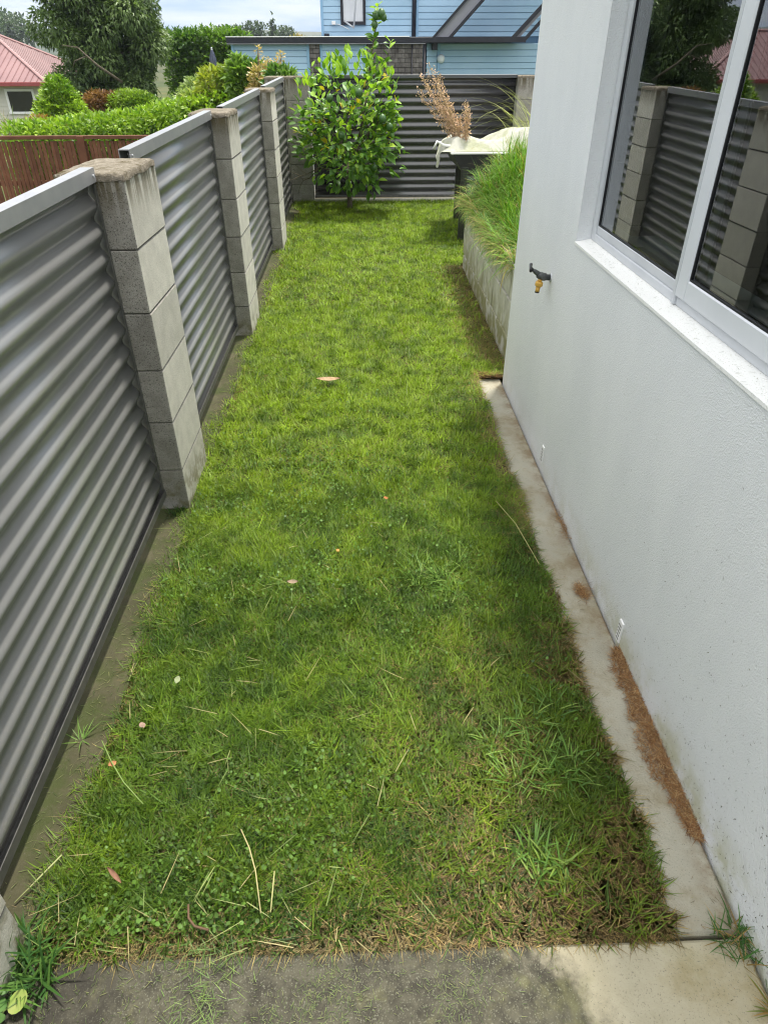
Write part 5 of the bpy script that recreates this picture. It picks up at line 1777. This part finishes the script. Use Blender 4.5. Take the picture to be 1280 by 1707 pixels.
k_ = (2.50 - 1.76) / (2.62 - 1.90)
slope_bar('barge_board', 1.76, 1.76 + 2.2 * k_, 1.916, 4.116, 19.84, 19.90, .075, M_FASCIA)
slope_bar('barge_soffit', 1.836, 1.836 + 2.2 * k_, 1.916, 4.116, 19.90, 20.7, .32, M_SOFFIT)
slope_bar('barge_board', 2.157, 2.157 + 2.2 * k_, 1.916, 4.116, 19.84, 19.90, .10, M_FASCIA)
slope_bar('barge_board', 3.70, 3.70 + 2.3 * k_, 1.916, 4.216, 19.841, 19.90, .12, M_FASCIA)
slope_bar('barge_soffit', 3.821, 3.821 + 2.3 * k_, 1.916, 4.216, 19.90, 20.5, .10, M_SOFFIT)
slope_bar('barge_board', 3.922, 3.922 + 2.3 * k_, 1.80, 4.216, 19.839, 19.90, .10, M_FASCIA)
# downpipes, window, lights
m = MB(); m.tube([(1.385, UY - .07, 1.95), (1.385, UY - .07, 5.1)], .045, 8); m.build('downpipe', M_FASCIA, bh)
m = MB(); m.tube([(1.585, 19.9, -1.5), (1.585, 19.9, 1.79)], .028, 8); m.build('downpipe', M_FASCIA, bh)
m = MB(); m.tube([(1.275, 19.9, -1.5), (1.275, 19.9, 1.79)], .014, 6); m.build('cable', M_FASCIA, bh)
m = MB()
xa, xb, za = -.42, .08, 2.27
for b in ((xa - .07, xa), (xb, xb + .07)): m.cbox(b[0], b[1], UY - .07, UY - .01, za - .07, 4.0, .004)
m.cbox(xa, xb, UY - .07, UY - .01, za - .07, za, .004)
w_ = m.build('window', M_FASCIA, bh)
m = MB(); m.poly([(xa, UY - .034, za), (xb, UY - .034, za), (xb, UY - .034, 4.0), (xa, UY - .034, 4.0)])
g_ = m.build('pane', simple('curtained_pane', (.62, .63, .66), (.72, .73, .75), 3, .3, .5), w_); g_.location = (0, 0, 0)
m = MB()
for a, b in (((-.16, UY - .34, 2.13), (.05, UY - .09, 3.9)), ((-.40, UY - .05, 2.28), (-.16, UY - .34, 2.13))):
    m.tube([a, b], .022, 6)
g_ = m.build('open_sash', M_ALU, w_); g_.location = (0, 0, 0)
m = MB(); m.cbox(-.72, -.62, UY - .12, UY - .03, 2.20, 2.28, .006); m.tube([(-.60, UY - .06, 2.22), (-.46, UY - .12, 2.18), (-.28, UY - .2, 2.10)], .008, 5)
m.build('wall_fitting', M_WHITE, bh)
m = MB(); m.cbox(-.93, -.80, UY - .10, UY - .03, 1.94, 2.02, .006); m.build('meter_box', M_FASCIA, bh)
m = MB(); m.tube([(2.03, 20.33, 1.475), (2.03, 20.29, 1.475), (2.03, 20.25, 1.475), (2.03, 20.225, 1.475)], [.10, .10, .075, .03], 16)
m.build('bulkhead_light', simple('opal_light', (.75, .80, .82), None, 3, .3, .5), bh)
m = MB(); m.cbox(1.78, 1.90, 20.0, 20.2, 1.66, 1.798, .005); m.build('bracket', M_FASCIA, bh)

# folded umbrella
um = empty('folded_umbrella', (-4.75, 26, -1.7), 'folded grey patio umbrella standing before the tall dark hedge', 'umbrella')
m = MB(); m.tube([(-4.75, 26, -1.75), (-4.75, 26, 1.75)], .028, 8); m.tube([(-4.75, 26, 1.72), (-4.75, 26, 1.80)], [.03, .02], 8); m.build('pole', M_ALU, um)
m = MB(); n_ = 16; rings = [(1.72, .035), (1.62, .075), (1.45, .115), (1.25, .135), (1.17, .085), (1.05, .125), (.92, .12)]
V = []
for (z, r_) in rings:
    for k in range(n_):
        rr_ = r_ * (1 if k % 2 else .72); V.append((-4.75 + rr_ * math.cos(2 * math.pi * k / n_), 26 + rr_ * math.sin(2 * math.pi * k / n_), z))
F = [(i * n_ + k, i * n_ + (k + 1) % n_, (i + 1) * n_ + (k + 1) % n_, (i + 1) * n_ + k) for i in range(len(rings) - 1) for k in range(n_)]
m.mesh(V, F); m.build('canopy', M_UMB, um)
m = MB(); m.tube([(-4.75 + .095 * math.cos(a), 26 + .095 * math.sin(a), 1.175) for a in np.linspace(0, 6.283, 13)], .012, 5, caps=False); m.build('strap', M_FASCIA, um)

# ------------------------------------------------------------------ far trees on the skyline
def far_tree(px, r, h, w, label, colA, colB, conifer=False, zoff=0.0):
    """Tree at distance r in the direction of picture column px (of 1280)."""
    azm = math.atan2((px - 640) * math.cos(TILT) * 1.0, 1106.0 * 1.0) * 1.0
    azm = math.atan((px - 640) / (1106.18 / math.cos(TILT))) + YAW
    x, y = r * math.sin(azm), r * math.cos(azm)
    z0 = float(terrain_h(np.array([x]), np.array([y]))[0]) + zoff
    lob = []
    if conifer:
        for s in np.linspace(.12, 1, 7): lob.append((x, y, z0 + h * s, w * (1.05 - s) * .8, w * (1.05 - s) * .8, h * .10))
    else:
        for k in range(7):
            a = random.uniform(0, 6.28); q_ = random.uniform(.1, .5)
            lob.append((x + w * q_ * math.cos(a), y + w * q_ * math.sin(a), z0 + h * random.uniform(.5, .82), w * .45, w * .45, h * .24))
    root = empty('far_tree', (x, y, z0), label, 'tree', 'distant trees along the skyline')
    V, tr_, c = blob_leaves(lob, 900, max(w, h) * .10, colA, colB, up=.2, shell=.4, wl=.8)
    o = link('crown', np_mesh('crown', V, None, tr_, M_LEAFY, c), root); o['kind'] = 'stuff'
    m = MB(); m.tube([(x, y, z0 - .5), (x, y, z0 + h * .6)], [w * .06, w * .03], 6); m.build('trunk', M_BARK, root)


DG, LG = (.03, .055, .025), (.085, .13, .05)
far_tree(390, 175, 5.6, 4.0, 'leftmost round dark tree on the skyline above the flat blue wall', DG, LG, False, 2.4)
far_tree(421, 120, 3.6, 2.2, 'small bright pointed conifer on the skyline above the flat blue wall', (.05, .10, .02), (.13, .21, .04), True, 2.3)
far_tree(436, 175, 5.6, 4.6, 'broad round dark tree on the skyline right of the small conifer', DG, LG, False, 2.4)
far_tree(461, 190, 8.5, 2.8, 'tall thin pointed tree on the skyline near the centre', DG, LG, True, .4)
far_tree(452, 150, 2.6, 3.4, 'low olive bush on the skyline beside the thin pointed tree', (.08, .09, .03), (.16, .17, .06), False, 2.8)
far_tree(484, 180, 4.2, 3.6, 'small dark tree on the skyline left of the yellow tree', DG, LG, False, 3.2)
far_tree(500, 110, 3.4, 2.6, 'yellow leaved tree on the skyline left of the blue upper wall', (.22, .17, .03), (.40, .30, .06), False, 2.2)
far_tree(403, 130, 1.8, 1.6, 'little green tree on the skyline between round tree and conifer', (.05, .08, .03), (.10, .15, .05), False, 2.6)
far_tree(8, 260, 9, 11, 'wide bluish tree clump on the far left skyline', DG, LG, False, 2.0)
far_tree(33, 170, 6.5, 2.6, 'dark pointed conifer above the red roof on the far left', (.02, .035, .02), (.05, .07, .035), True, 1.0)
far_tree(47, 200, 7.5, 7.0, 'dark rounded tree above the red roof beside the tall tree', DG, LG, False, 1.4)

# ------------------------------------------------------------------ air between here and the hills
t = NT('haze_air')
t.n.remove(t.bsdf)
pv = t.n.new('ShaderNodeVolumePrincipled')
pv.inputs['Color'].default_value = (0.80, 0.88, 1.0, 1)
pv.inputs['Density'].default_value = 0.00034
t.l.new(pv.outputs[0], t.out.inputs['Volume'])
m = MB(); m.box(-1700, 1700, -1700, 1700, -8, 90)
tag(m.build('haze', t.m), kind='stuff')
